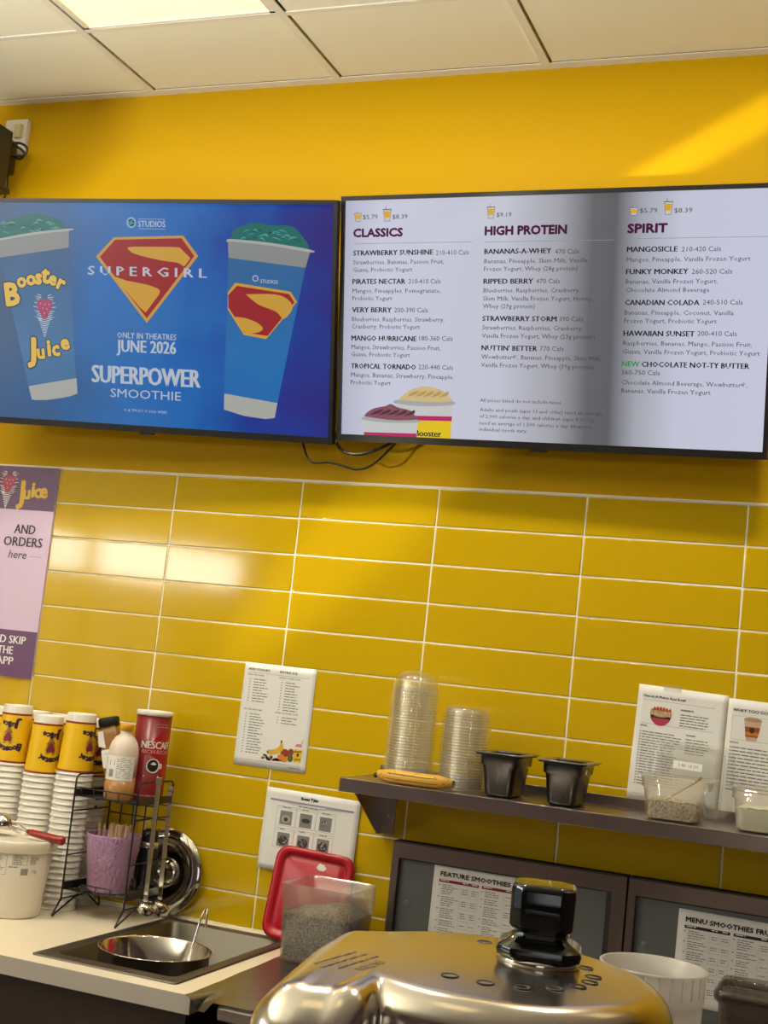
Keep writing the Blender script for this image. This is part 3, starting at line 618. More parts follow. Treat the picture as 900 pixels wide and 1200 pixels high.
t.poly(blob([(0.265, 0.33), (0.30, 0.327), (0.335, 0.315), (0.350, 0.300), (0.33, 0.289), (0.2949, 0.2905), (0.265, 0.33)], 4), 0.0011, 3)
t.text('STUDIOS', 0.3403, 0.391, 0.4215, 0.0095, 0.0012, 0.02, 5, rot=-0.03); t.disc(0.3258, 0.4338, 0.0085, None, 0.0014, 5); t.disc(0.3258, 0.4338, 0.0060, None, 0.0012, 0)
t.build('cup_picture', ['ad_cup2', 'ad_grey', 'ad_grey2', 'ad_gold', 'ad_red', 'ad_white'], scr1)
whip([(0.2512, 0.5350), (0.2616, 0.5619), (0.2864, 0.5706), (0.3203, 0.581), (0.3636, 0.5742), (0.4247, 0.5722), (0.4524, 0.5532), (0.4744, 0.5130), (0.37, 0.5220)], 8)

# ------------------------------------------------------------------ poster and papers on the tiled wall
M['poster_dark'] = mat('dark purple poster print', (0.145, 0.058, 0.15), 0.35); M['poster_lilac'] = mat('lilac poster print', (0.70, 0.52, 0.72), 0.35)
M['poster_ink'] = mat('charcoal poster print', (0.05, 0.035, 0.05), 0.5); M['poster_white'] = mat('white poster print', (0.85, 0.83, 0.82), 0.4); M['poster_yel'] = mat('yellow poster print', (0.80, 0.50, 0.03), 0.4)
M['poster_pink'] = mat('strawberry poster print', (0.45, 0.05, 0.09), 0.4)
o = thing('wall_poster', 'purple and lilac app poster on the tiles at the left edge', 'poster', (0.0, -0.002, 1.492))
m = MB(); m.rbox(-0.46, 0, -0.004, 0.0015, 0, 0.628, 0.0008, 1); m.build('board', 'poster_lilac', o)
m = MB(); m.rect(-0.46, 0, 0.497, 0.628, -0.0045); m.build('header', 'poster_dark', o)
m = MB(); m.rect(-0.46, 0.001, 0, 0.137, -0.0045); m.build('footer', 'poster_dark', o)
m = MB()
sp = [(-0.126, 0.5520, .05, 1.45), (-0.104, 0.5500, .05, .9), (-0.083, 0.5600, 0.02, 1.05), (-0.066, 0.5560, 0.05, .95), (-0.045, 0.5580, 0.1, 1.0)]
bouncy(m, 'Juice', sp, 0.042, 0, -0.0050, 0.06); m.build('logo_word', 'poster_yel', o)
m = MB(); strawberry(m, -0.175, 0.575, 0.034, -0.0050, 0, 1); m.build('logo_strawberry', ['poster_pink', 'poster_white'], o)
for s_, x0, x1, z, c, b_, mt_, sh, nm in (('AND', -0.1300, -0.0560, 0.4250, 0.0270, .035, 'poster_ink', 0, 'headline'), ('ORDERS', -0.1620, -0.0250, 0.3870, 0.0270, .035, 'poster_ink', 0, 'headline'), ('here', -0.1400, -0.0760, 0.3500, 0.0240, 0, 'poster_ink', .2, 'headline'),
                                 ('AND SKIP', -0.1750, -0.0360, 0.0980, 0.0225, .035, 'poster_white', 0, 'footer_line'), ('THE', -0.1300, -0.0760, 0.0660, 0.0225, .035, 'poster_white', 0, 'footer_line'), ('APP', -0.1310, -0.0700, 0.0350, 0.0225, .035, 'poster_white', 0, 'footer_line')):
    MB().text(s_, x0, x1, z, c, -0.0052, b_, shear=sh).build(nm, mt_, o)
m = MB(); m.rect(-0.0640, -0.0200, 0.3580, 0.3588, -0.0050); m.build('rule', 'poster_ink', o)

def sheet(name, label, x, z, w_, h, rot=0.0, mt_='paper', wave=0.0, y=-0.0016):
    """A sheet fixed to the tiles; local origin is its top left corner, z runs down to -h."""
    o = thing(name, label, 'paper', (x, y, z), (0, rot, 0)); m = MB(); n = 14; rnd = random.Random(len(label)); ph = [rnd.uniform(0, 6) for _ in range(4)]
    f = lambda a, b: -0.0006 - wave * (0.5 + 0.25 * math.sin(9 * a / w_ * .7 + ph[0]) + 0.25 * math.sin(7 * b / h * .8 + ph[1] + 4 * a))
    vs = []; fs = []
    for side in (0, 1):
        for i in range(n + 1):
            for j in range(n + 1):
                a, b = w_ * i / n, -h * j / n; vs.append((a, f(a, b) + (0.0004 if side else 0), b))
    k = (n + 1) ** 2
    for i in range(n):
        for j in range(n):
            a = i * (n + 1) + j; fs.append((a, a + 1, a + n + 2, a + n + 1)); fs.append((k + a, k + a + n + 1, k + a + n + 2, k + a + 1))
    for i in range(n):
        for a, b in ((i * (n + 1), (i + 1) * (n + 1)), ((i + 1) * (n + 1) + n, i * (n + 1) + n), (i + 1, i), (n * (n + 1) + i, n * (n + 1) + i + 1)): fs.append((a, b, k + b, k + a))
    m.add(vs, fs, 0, True); m.build('sheet', mt_, o)
    return o, (lambda a, b: (a, f(a, b) - 0.0005, b))
rl = random.Random(11)
def lines(m, x, z, w_, n, step, h, fn, mi=0, num=None, ragged=0.45):
    """Rows of small print, word by word."""
    for k in range(n):
        a = x; end = x + w_ * (1 - ragged * rl.random())
        if num is not None: m.rect(num, num + h * 1.1, z - k * step - h * .8, z - k * step, 0, mi, fn)
        while a < end:
            wd = rl.uniform(2.0, 6.5) * h; b = min(a + wd, end); m.rect(a, b, z - k * step - h * .75, z - k * step, 0, mi, fn); a = b + h * 0.7

# 1. add yogurt / extra ice
o, fn = sheet('recipe_sheet', 'laminated sheet headed add yogurt with a fruit picture at its foot', 0.6900, 1.6110, 0.2155, 0.2790, 0.006, 'paper_lam')
for s_, x0, x1, z, c, b_ in (('ADD YOGURT', 0.012, 0.078, -0.021, 0.0062, .05), ('EXTRA ICE', 0.108, 0.160, -0.021, 0.0062, .05)): MB().text(s_, x0, x1, z, c, 0, b_, fn=fn).build('heading', 'ink', o)
for s_, x0, x1, z in (('MENU SMOOTHIES', 0.012, 0.061, -0.0350), ('EXTRA 1 POUND OF ICE', 0.108, 0.170, -0.0350), ('FEATURE SMOOTHIES', 0.012, 0.067, -0.1290), ('EXTRA 1/2 POUND OF ICE', 0.108, 0.176, -0.1290)): MB().text(s_, x0, x1, z, 0.0036, 0, .03, fn=fn).build('subheading', 'ink', o)
m = MB(); m.rect(0.010, 0.200, -0.0275, -0.0268, 0, 0, fn); m.rect(0.010, 0.200, -0.2620, -0.2614, 0, 0, fn); m.rect(0.165, 0.200, -0.2700, -0.2670, 0, 0, fn); m.build('rules', 'ink_grey', o)
for x, z, n in ((0.032, -0.0440, 9), (0.128, -0.0440, 11), (0.032, -0.1380, 15), (0.128, -0.1380, 3)):
    m = MB(); lines(m, x, z, 0.048, n, 0.0074, 0.0030, fn, 0, x - 0.013); m.build('drink_list', 'ink_grey', o)
M['pr_banana'] = mat('printed banana', (0.75, 0.45, 0.03), 0.3); M['pr_peach'] = mat('printed peach', (0.70, 0.22, 0.02), 0.3); M['pr_mango'] = mat('printed mango red', (0.30, 0.05, 0.02), 0.3); M['pr_green'] = mat('printed green fruit', (0.10, 0.12, 0.02), 0.3)
M['pr_nut'] = mat('printed nuts', (0.55, 0.38, 0.18), 0.3); M['pr_pink'] = mat('printed pink', (0.70, 0.22, 0.26), 0.3); M['pr_yel'] = mat('printed yellow', (0.78, 0.52, 0.01), 0.3); M['pr_dark'] = mat('printed dark brown', (0.05, 0.025, 0.015), 0.3); M['pr_white'] = mat('printed white', (0.82, 0.80, 0.76), 0.3)
def fnk(fn, k): return lambda a, b: (lambda p: (p[0], p[1] - 0.00012 * k, p[2]))(fn(a, b))
m = MB(); rnd = random.Random(4)
for q in range(40): m.disc(0.085 + rnd.random() * .06, -0.255 + abs(rnd.gauss(0, .006)), .004, .0024, 0, rnd.choice((4, 4, 6, 8)), 10, fnk(fn, 1))
m.disc(0.150, -0.2320, .0125, .0115, 0, 2, 20, fnk(fn, 2)); m.disc(0.168, -0.2270, .009, .009, 0, 2, 20, fnk(fn, 2)); m.disc(0.140, -0.2440, .0105, .008, 0, 1, 20, fnk(fn, 3)); m.disc(0.152, -0.2480, .0085, .0075, 0, 1, 20, fnk(fn, 4)); m.disc(0.168, -0.2430, .0085, .0105, 0, 3, 20, fnk(fn, 3))
for d, mi in ((0, 0), (1, 0)):
    m.poly(blob([(0.135, -0.2050 + d * .001), (0.131, -0.2170), (0.120, -0.2290 + d * .004), (0.098, -0.2340 + d * .004), (0.101, -0.2400 + d * .006), (0.122, -0.2380 + d * .006), (0.140, -0.2290 + d * .004), (0.144, -0.2170), (0.139, -0.2050 + d * .001), (0.135, -0.2050 + d * .001)], 4), 0, mi, fnk(fn, 4 + d))
m.poly([(0.134, -0.2060), (0.139, -0.2060), (0.139, -0.1990), (0.135, -0.1990)], 0, 6, fnk(fn, 6)); m.disc(0.099, -0.2345, .003, .002, 0, 6, 8, fnk(fn, 6))
m.poly([(0.1790, -0.2550), (0.1990, -0.2550), (0.2020, -0.2110), (0.1760, -0.2110)], 0, 7, fnk(fn, 5)); m.poly([(0.1787, -0.2520), (0.1993, -0.2520), (0.2012, -0.2180), (0.1768, -0.2180)], 0, 5, fnk(fn, 6))
m.poly([(0.1780, -0.2110), (0.2000, -0.2110), (0.1960, -0.2030), (0.1820, -0.2030)], 0, 8, fnk(fn, 6)); m.poly([(0.1950, -0.2040), (0.1962, -0.2040), (0.2010, -0.1900), (0.1998, -0.1900)], 0, 6, fnk(fn, 7))
m.text('Booster', 0.1785, 0.1995, -0.2255, 0.005, 0, .06, 6, fnk(fn, 7), 0.1); m.text('Juice', 0.1800, 0.1980, -0.2460, 0.005, 0, .06, 6, fnk(fn, 7), 0.1); m.disc(0.189, -0.2320, .0035, .005, 0, 6, 10, fnk(fn, 7))
m.build('fruit_picture', ['pr_banana', 'pr_peach', 'pr_mango', 'pr_green', 'pr_nut', 'pr_yel', 'pr_dark', 'pr_white', 'pr_pink'], o)

# 2. six grey bowl photographs
o, fn = sheet('photo_sheet', 'creased paper with six grey bowl photos, behind the red lid', 0.8000, 1.2850, 0.2740, 0.2140, 0.016, 'paper', 0.006, -0.0008)
m = MB(); m.rect(0.014, 0.258, -0.0325, -0.0280, 0, 0, fn); m.build('lilac_bar', mat('lilac printed bar', (0.30, 0.25, 0.38), 0.5), o)
m = MB(); m.text('Booster', 0.103, 0.128, -0.0210, 0.0072, 0, .08, 0, fnk(fn, 1)); m.text('Juice', 0.138, 0.152, -0.0205, 0.0072, 0, .08, 0, fnk(fn, 1)); m.poly([(0.130, -0.0130), (0.137, -0.0125), (0.135, -0.0175), (0.132, -0.0255), (0.133, -0.0190)], 0, 0, fnk(fn, 1)); m.build('logo', 'ink', o)
M['photo_grey'] = mat('grey printed photo', (0.22, 0.21, 0.20), 0.5); M['photo_mid'] = mat('mid grey print', (0.38, 0.37, 0.36), 0.5); M['photo_dark'] = mat('dark grey print', (0.035, 0.033, 0.032), 0.5)
rnd = random.Random(9)
for r_ in range(2):
    for c_ in range(3):
        x = 0.0480 + c_ * 0.0575; z = -0.0560 - r_ * 0.0570; m = MB()
        for a, b, c, d in ((x - 0.0105, x + 0.0455, z + 0.0110, z + 0.0116), (x - 0.0105, x + 0.0455, z - 0.0395, z - 0.0389), (x - 0.0105, x - 0.0100, z - 0.0395, z + 0.0116), (x + 0.0450, x + 0.0455, z - 0.0395, z + 0.0116), (x - 0.0105, x + 0.0455, z + 0.0060, z + 0.0064)): m.rect(a, b, c, d, 0, 1, fn)
        lines(m, x + 0.004, z + 0.0100, 0.026, 1, .01, 0.0026, fn, 1)
        m.rect(x, x + 0.0350, z - 0.0360, z, 0, 0, fnk(fn, 1))
        if r_ == 0 and c_ == 0: m.disc(x + 0.018, z - 0.021, .013, .010, 0, 2, 20, fnk(fn, 2)); m.disc(x + 0.018, z - 0.022, .006, .0055, 0, 3, 16, fnk(fn, 3))
        elif r_ == 0 and c_ == 1: m.disc(x + 0.018, z - 0.021, .0145, .0115, 0, 2, 20, fnk(fn, 2)); m.disc(x + 0.018, z - 0.018, .0125, .006, 0, 3, 16, fnk(fn, 3))
        else:
            m.disc(x + 0.0175, z - 0.020, .0140, .0125, 0, 3, 20, fnk(fn, 2))
            for q in range(16): m.disc(x + 0.0175 + rnd.uniform(-.010, .010), z - 0.017 + rnd.uniform(-.009, .007), .0028, .0022, 0, rnd.choice((1, 2, 3)), 8, fnk(fn, 3))
        m.build('bowl_photo', ['photo_grey', 'ink_grey', 'photo_mid', 'photo_dark'], o)
m = MB(); lines(m, 0.098, -0.0385, 0.055, 1, .01, 0.0026, fn, 0, None, 0); m.build('caption', 'ink_grey', o)

# 3. acai bowl recipe and 4. whey recipe above the shelf, overlapping
o, fn = sheet('recipe_sheet', 'white acai bowl recipe taped to the tiles behind a clear lid', 1.7722, 1.6610, 0.2160, 0.2800, 0.034, 'paper')
MB().text('One in A Melon A\u00e7ai Bowl', 0.014, 0.115, -0.0290, 0.0062, 0, .05, fn=fn).build('heading', 'ink', o)
for s_, x0, x1, z in (('INGREDIENTS', 0.107, 0.138, -0.0520), ('METHOD', 0.014, 0.030, -0.1010), ('ALLERGENS', 0.126, 0.148, -0.1100)): MB().text(s_, x0, x1, z, 0.0040, 0, .04, fn=fn).build('subheading', 'ink', o)
m = MB(); m.rect(0.014, 0.186, -0.0355, -0.0350, 0, 0, fn); m.rect(0.014, 0.186, -0.0930, -0.0925, 0, 0, fn); m.rect(0.014, 0.060, -0.2635, -0.2630, 0, 0, fn); m.build('rules', 'ink_grey', o)
for x, z, wd, n in ((0.107, -0.0600, 0.080, 5), (0.020, -0.1120, 0.100, 20), (0.126, -0.1170, 0.060, 6)):
    m = MB(); lines(m, x, z, wd, n, 0.0066, 0.0030, fn, 0, x - 0.006 if n > 10 else None, 0.25); m.build('text_block', 'ink_grey', o)
m = MB(); rnd = random.Random(12); bx, bz = 0.060, -0.0700
m.poly([(bx - .026, bz + .006)] + [(bx + .025 * math.cos(a), bz + .024 * math.sin(a)) for a in [PI + PI * k / 12 for k in range(1, 12)]] + [(bx + .026, bz + .006)], 0, 0, fnk(fn, 1)); m.poly([(bx + .021 * math.cos(a), bz - .007 + .018 * math.sin(a)) for a in [PI + PI * k / 12 for k in range(13)]], 0, 1, fnk(fn, 2))
m.disc(bx, bz + .008, .0265, .012, 0, 2, 20, fnk(fn, 2))
for q in range(40): m.disc(bx + rnd.uniform(-.024, .024), bz + .006 + rnd.uniform(-.008, .009), .0022, .0018, 0, rnd.choice((2, 3, 3)), 8, fnk(fn, 3))
for q in range(6): m.poly([(bx - .020 + q * .0075, bz + .012), (bx - .012 + q * .0075, bz + .011), (bx - .016 + q * .0075, bz + .024 - abs(q - 2) * .001)], 0, 4, fnk(fn, 4))
m.build('bowl_picture', [M['pr_dark'], M['poster_pink'], M['pr_nut'], mat('printed oats', (0.70, 0.58, 0.36), .4), mat('printed strawberries', (0.50, 0.06, 0.04), .4)], o)
M['tape'] = clear('adhesive tape', (0.95, 0.93, 0.88), 0.25, 0.12, 0.25)
m = MB(); m.rect(0.060, 0.104, -0.0085, 0.0065, 0, 0, lambda a, b: (a, -0.0024, b)); m.build('tape', 'tape', o)
o, fn = sheet('recipe_sheet', 'white whey drink recipe at the right edge with a cup picture', 1.9890, 1.6490, 0.2160, 0.2800, 0.026, 'paper', 0, -0.0032)
MB().text('WHEY TOO GOOD', 0.012, 0.110, -0.0290, 0.0068, 0, .05, fn=fn).build('heading', 'ink', o)
MB().text('METHOD', 0.012, 0.032, -0.1050, 0.0040, 0, .04, fn=fn).build('subheading', 'ink', o)
m = MB()
for a, b, c, d in ((0.012, 0.200, -0.0395, -0.0390), (0.012, 0.0124, -0.0960, -0.0390), (0.012, 0.200, -0.0960, -0.0955)): m.rect(a, b, c, d, 0, 0, fn)
m.build('rules', 'ink_grey', o); m = MB(); lines(m, 0.018, -0.1130, 0.150, 13, 0.0083, 0.0036, fn, 0, 0.0125, 0.35); m.build('text_block', 'ink_grey', o)
m = MB(); m.poly([(0.0480, -0.0945), (0.0720, -0.0945), (0.0810, -0.0460), (0.0400, -0.0460)], 0, 0, fnk(fn, 1)); m.disc(0.0605, -0.0450, .0210, .0050, 0, 1, 20, fnk(fn, 2)); m.poly([(0.0460, -0.0860), (0.0740, -0.0860), (0.0785, -0.0620), (0.0430, -0.0620)], 0, 2, fnk(fn, 2)); m.poly([(0.0462, -0.0820), (0.0738, -0.0820), (0.0755, -0.0740), (0.0450, -0.0740)], 0, 3, fnk(fn, 3)); m.disc(0.060, -0.0700, .006, .007, 0, 4, 12, fnk(fn, 4))
m.build('cup_picture', [mat('printed beige', (.58, .42, .30), .4), mat('printed tan', (.42, .27, .17), .4), mat('printed dark orange', (.30, .07, .01), .4), mat('printed orange', (.55, .20, .03), .4), M['pr_dark']], o)

# ------------------------------------------------------------------ steel wall shelf
SZ = 1.3585; SX0, SX1, SD = 1.117, 2.75, -0.272
o = thing('wall_shelf', 'long stainless steel shelf on the tiled wall', 'shelf', (SX0, 0, SZ)); L = SX1 - SX0
m = MB(); m.rbox(0, L, SD, -0.0005, -0.003, 0, 0.001, 1); m.rbox(0, L, SD, SD + 0.003, -0.033, 0, 0.001, 1); m.box(0, 0.002, SD, -0.001, -0.033, 0); m.build('shelf_top', 'steel', o)
m = MB(); m.rbox(0, L, -0.0045, -0.0008, -0.001, 0.024, 0.001, 1); m.build('back_lip', 'steel', o)
for bx_ in (0.018, 1.30):
    m = MB(); pts = [(-0.001, -0.004), (-0.245, -0.004), (-0.245, -0.018), (-0.030, -0.150), (-0.001, -0.150)]
    for s_ in (0, 0.0025): m.add([(bx_ + s_, a, b) for a, b in pts], [list(range(5)) if not s_ else list(range(4, -1, -1))])
    m.add([(bx_ + q, a, b) for q in (0, 0.0025) for a, b in pts], [(k, (k + 1) % 5, 5 + (k + 1) % 5, 5 + k) for k in range(5)])
    m.box(bx_, bx_ + 0.036, -0.004, -0.0008, -0.150, -0.004); b_ = m.build('bracket', 'steel', o)
    m = MB()
    for z in (-0.045, -0.105): m.disc(bx_ + 0.019, z, 0.004, None, -0.0045)
    m.build('screw', 'chrome', b_)

# --- things on the shelf
def ripe_banana():
    o = thing('banana', 'ripe spotted banana lying at the left end of the steel shelf', 'banana', (1.290, -0.225, SZ + 0.0165))
    P = smoothpath([(-0.097, 0.014, 0.001), (-0.06, 0.000, 0), (-0.02, -0.009, 0), (0.02, -0.009, 0), (0.06, 0.001, 0), (0.092, 0.016, 0.002)], 5); n = len(P)
    rad = [0.0165 * min(1, 0.52 + 2.6 * (k / (n - 1)), 0.38 + 3.4 * (1 - k / (n - 1))) for k in range(n)]
    mt_ = mat('ripe banana peel', (0.74, 0.42, 0.055), 0.45); nt = mt_.node_tree; bs = nt.nodes['Principled BSDF']
    tc = nt.nodes.new('ShaderNodeTexCoord'); mp = nt.nodes.new('ShaderNodeMapping'); mp.inputs['Scale'].default_value = (.35, 1.4, 1.4); nz = nt.nodes.new('ShaderNodeTexNoise'); nz.inputs['Scale'].default_value = 150; nz.inputs['Detail'].default_value = 3
    cr = nt.nodes.new('ShaderNodeValToRGB'); cr.color_ramp.elements[0].position = .60; cr.color_ramp.elements[0].color = (0.74, 0.42, 0.055, 1); cr.color_ramp.elements[1].position = .68; cr.color_ramp.elements[1].color = (.14, .06, .012, 1)
    nt.links.new(tc.outputs['Object'], mp.inputs[0]); nt.links.new(mp.outputs[0], nz.inputs['Vector']); nt.links.new(nz.outputs['Fac'], cr.inputs[0]); nt.links.new(cr.outputs[0], bs.inputs['Base Color'])
    m = MB(); m.tube(P, .0165, 5 * 2, radii=rad); m.build('peel', mt_, o)
    m = MB(); m.tube([(-0.096, 0.014, 0.001), (-0.103, 0.017, -0.003), (-0.108, 0.019, -0.006)], 0.005, 8, radii=[.0075, .0055, .0065]); m.build('stem', mat('dry banana stem', (0.06, 0.045, 0.02), .8), o)
    m = MB(); m.ball((0.0935, 0.0165, 0.002), 0.0055); m.build('tip', mat('dark banana tip', (0.05, 0.03, 0.012), .8), o)
    m = MB()
    for yy, zz, off in ((-0.0155, 0.0075, 0.0), (-0.0165, -0.0055, 0.2)):
        pts = [(P[k][0], P[k][1] + yy * rad[k] / .0165 * .98, P[k][2] + zz * rad[k] / .0165) for k in range(3, n - 2)]
        m.tube(pts, 0.0007, 5)
    m.build('ridge_lines', mat('dark banana ridge', (.10, .045, .012), .7), o)
ripe_banana()
def lid_stack(x, y, n, pitch, r, label, group, dome):
    side = lambda k: r - 0.009
    nest = MB(); nest.lathe([(r - 0.009, pitch * 2.2), (r - 0.0065, 0.003), (r - 0.0055, 0.001), (r - 0.001, 0.0005), (r, 0.0020), (r - 0.001, 0.0030), (r - 0.006, 0.0026)], 40)
    base = None
    for k in range(n):
        nm = nth(n - k) if k < n - 1 else None
        lb = '%s clear lid from the top of the %s' % (nm, label) if nm else 'topmost clear lid of the %s' % label
        if k == n - 1:
            m = MB(); prof = [(r, 0.0020), (r - 0.001, 0.0005), (r - 0.0055, 0.001), (r - 0.0065, 0.003)]
            prof += ([(r - 0.0085, 0.012), (r - 0.0125, 0.024), (r - 0.020, 0.034), (r - 0.032, 0.041), (r - 0.046, 0.0445), (0.0, 0.045)] if dome else [(r - 0.008, 0.008), (r - 0.012, 0.013), (r - 0.026, 0.0165), (0, 0.017)])
            m.lathe(prof, 40); oo = m.build('cup_lid', 'clear'); oo.location = (x, y, SZ + 0.0005 + k * pitch); tag(oo, lb, 'lid', group)
        elif base is None:
            base = nest.build('cup_lid', 'clear'); base.location = (x, y, SZ + 0.0005); tag(base, lb, 'lid', group)
        else: dup(base, (x + rl.gauss(0, .0002), y + rl.gauss(0, .0002), SZ + 0.0005 + k * pitch), lb)
lid_stack(1.2450, -0.150, 33, 0.0072, 0.0640, 'tall stack behind the banana', 'clear dome lids in the tall stack', True)
lid_stack(1.3860, -0.150, 27, 0.0071, 0.0620, 'shorter stack beside the black pans', 'clear lids in the shorter stack', False)
def food_pan(loc, label, w_, d, h, mt_, parts_fn=None, group=None, lid=None):
    o = thing('food_pan', label, 'food pan', loc, group=group); a, b = w_ / 2, d / 2
    m = MB(); fl = rrect(-a, a, -b, b, .012); i0 = rrect(-a + .009, a - .009, -b + .009, b - .009, .014)
    i1 = rrect(-a + .011, a - .011, -b + .011, b - .011, .014); i2 = rrect(-a + .015, a - .015, -b + .015, b - .015, .016); i3 = rrect(-a + .022, a - .022, -b + .022, b - .022, .018); i4 = rrect(-a + .028, a - .028, -b + .028, b - .028, .018)
    m.loft([lp(fl, h - .003), lp(fl, h), lp(i0, h), lp(i1, h * .74), lp(i2, h * .72), lp(i3, .008), lp(i4, 0.0)], False, True)
    e = 0.002; sh = lambda q: [(p[0] * .985, p[1] * .985) for p in q]
    m.loft([lp(fl, h - .003), lp(sh(i1), h - .004), lp(sh(i1), h * .74), lp(sh(i2), h * .71), lp(sh(i3), .009), lp(sh(i4), 0.002)], False, True)
    m.build('pan', mt_, o); return o
for x, lb, tagp in ((1.5000, 'black food pan with lid beside the stacked clear lids', 0), (1.6520, 'black food pan with a small white sticker and lid', 1)):
    o = food_pan((x, -0.165, SZ), lb, 0.112, 0.172, 0.100, 'black')
    m = MB(); a, b = .060, .089
    m.loft([lp(rrect(-a, a, -b, b, .010), .1005), lp(rrect(-a, a, -b, b, .010), .1030), lp(rrect(-a + .004, a - .004, -b + .004, b - .004, .010), .1038)], True, False)
    m.loft([lp(rrect(-a + .004, a - .004, -b + .004, b - .004, .010), .1038), lp(rrect(-a + .014, a - .014, -b + .016, b - .016, .010), .1040), lp(rrect(-a + .018, a - .018, -b + .020, b - .020, .010), .1005)], False, True)
    m.rbox(-.022, .022, -.012, .012, .1005, .1075, .003); m.build('lid', mat('smoky pan lid', (0.10, 0.095, 0.085), 0.12) if 'smoky' not in M else M['smoky'], o)
    if tagp: m = MB(); m.add([(.0462, -.028, .076), (.0462, -.012, .076), (.0470, -.012, .088), (.0470, -.028, .088)], [(0, 1, 2, 3)]); m.build('sticker', 'paper', o)
def grains(x0, x1, y0, y1, z, mt_, h=0.004, seed=1):
    m = MB(); rnd = random.Random(seed); n = 16; vs = []; fs = []; R_ = rrect(x0, x1, y0, y1, .012)
    for i in range(n + 1):
        for j in range(n + 1): vs.append((x0 + (x1 - x0) * i / n, y0 + (y1 - y0) * j / n, z + rnd.gauss(0, h * .4) + h * math.sin(3.0 * i / n + seed) * (0 < i < n) * (0 < j < n)))
    for i in range(n):
        for j in range(n): fs.append((i * (n + 1) + j, (i + 1) * (n + 1) + j, (i + 1) * (n + 1) + j + 1, i * (n + 1) + j + 1))
    return m.add(vs, fs, 0, True)
def speckle(name, c0, c1, c2, scale):
    m = mat(name, c0, 0.75, bump=(scale * 1.2, 0.9, 0.003)); nt = m.node_tree; b = nt.nodes['Principled BSDF']
    tc = nt.nodes.new('ShaderNodeTexCoord'); vo = nt.nodes.new('ShaderNodeTexVoronoi'); vo.inputs['Scale'].default_value = scale; nt.links.new(tc.outputs['Object'], vo.inputs['Vector'])
    sp_ = nt.nodes.new('ShaderNodeSeparateColor'); nt.links.new(vo.outputs['Color'], sp_.inputs[0]); cr = nt.nodes.new('ShaderNodeValToRGB'); cr.color_ramp.interpolation = 'CONSTANT'; e = cr.color_ramp.elements
    e[0].color = (*c0, 1); e[1].position = .45; e[1].color = (*c1, 1); n_ = e.new(.78); n_.color = (*c2, 1)
    nt.links.new(sp_.outputs[0], cr.inputs[0]); nt.links.new(cr.outputs[0], b.inputs['Base Color']); return m
def fill(w_, d, h, z1, mt_, name, parent, seed):
    """Contents as a solid filling the pan up to z1 with a rough top."""
    a, b = w_ / 2, d / 2; m = MB(); t0 = .029; t1 = .029 - .011 * min(1, z1 / (h * .72))
    m.loft([lp(rrect(-a + t0, a - t0, -b + t0, b - t0, .018), .003), lp(rrect(-a + .0235, a - .0235, -b + .0235, b - .0235, .018), .010), lp(rrect(-a + t1, a - t1, -b + t1, b - t1, .016), z1)], True, True)
    g_ = grains(-a + t1 + .006, a - t1 - .006, -b + t1 + .006, b - t1 - .006, z1 + .002, mt_, .003, seed); m.add(g_.V, g_.F, 0, True)
    f = m.build(name, mt_, parent); f['kind'] = 'stuff'; return f
M['seeds'] = speckle('mixed green and brown seeds', (0.36, 0.30, 0.13), (0.55, 0.47, 0.27), (0.07, 0.055, 0.025), 260)
M['powder'] = mat('pale green powder', (0.62, 0.64, 0.47), 0.9, bump=(120, 0.3, 0.002), var=.08)
o = food_pan((1.9080, -0.165, SZ), 'clear food pan of mixed seeds with a spoon in it', 0.165, 0.172, 0.098, 'clear_pan'); fill(.165, .172, .098, .042, 'seeds', 'seed_mix', o, 2)
sp_o = thing('spoon', 'steel spoon handle sticking out of the clear seed pan', 'spoon', (1.9080, -0.165, SZ + .035))
m = MB(); m.tube([(-.030, -.030, .004), (-.012, -.020, .018), (.030, .005, .050), (.050, .016, .066)], .003, 8, radii=[.0035, .003, .0032, .004]); m.build('handle', 'chrome', sp_o); m = MB(); m.ball((-.036, -.034, .004), .014, sc=(1.2, .9, .3)); m.build('bowl', 'chrome', sp_o)
o = food_pan((2.1080, -0.165, SZ), 'clear food pan of pale green powder at the right end', 0.165, 0.172, 0.098, 'clear_pan'); fill(.165, .172, .098, .050, 'powder', 'powder', o, 5)
def pan_lid(loc, rx, rot, label, sticker):
    o = thing('pan_lid', label, 'lid', loc, (rx, rot, 0)); m = MB(); a, h = .088, .172
    m.X = Matrix.Rotation(PI / 2, 4, 'X')
    m.loft([lp(rrect(-a, a, 0, h, .030, 8), 0), lp(rrect(-a, a, 0, h, .030, 8), .006), lp(rrect(-a + .008, a - .008, .008, h - .008, .026, 8), .0065), lp(rrect(-a + .014, a - .014, .014, h - .014, .022, 8), .002), lp(rrect(-a + .020, a - .020, .020, h - .020, .020, 8), .0035)], False, True); m.X = Matrix.Identity(4)
    m.build('lid_panel', 'clear_pan', o)
    if sticker:
        m = MB(); m.rect(-.032, .036, h - .062, h - .044, -.0068); st = m.build('paper_label', 'paper', o)
        m = MB(); m.text('5 BE  LE JYI', -.020, .026, h - .056, .006, -.0071, 0.0); m.build('handwriting', 'ink_grey', st)
    return o
pan_lid((1.905, -.058, SZ + .001), -0.115, .03, 'clear square pan lid with a paper label, leaning behind the seeds', True)
pan_lid((1.932, -.044, SZ + .001), -0.13, -.02, 'plain clear square pan lid leaning closest to the wall recipes', False)

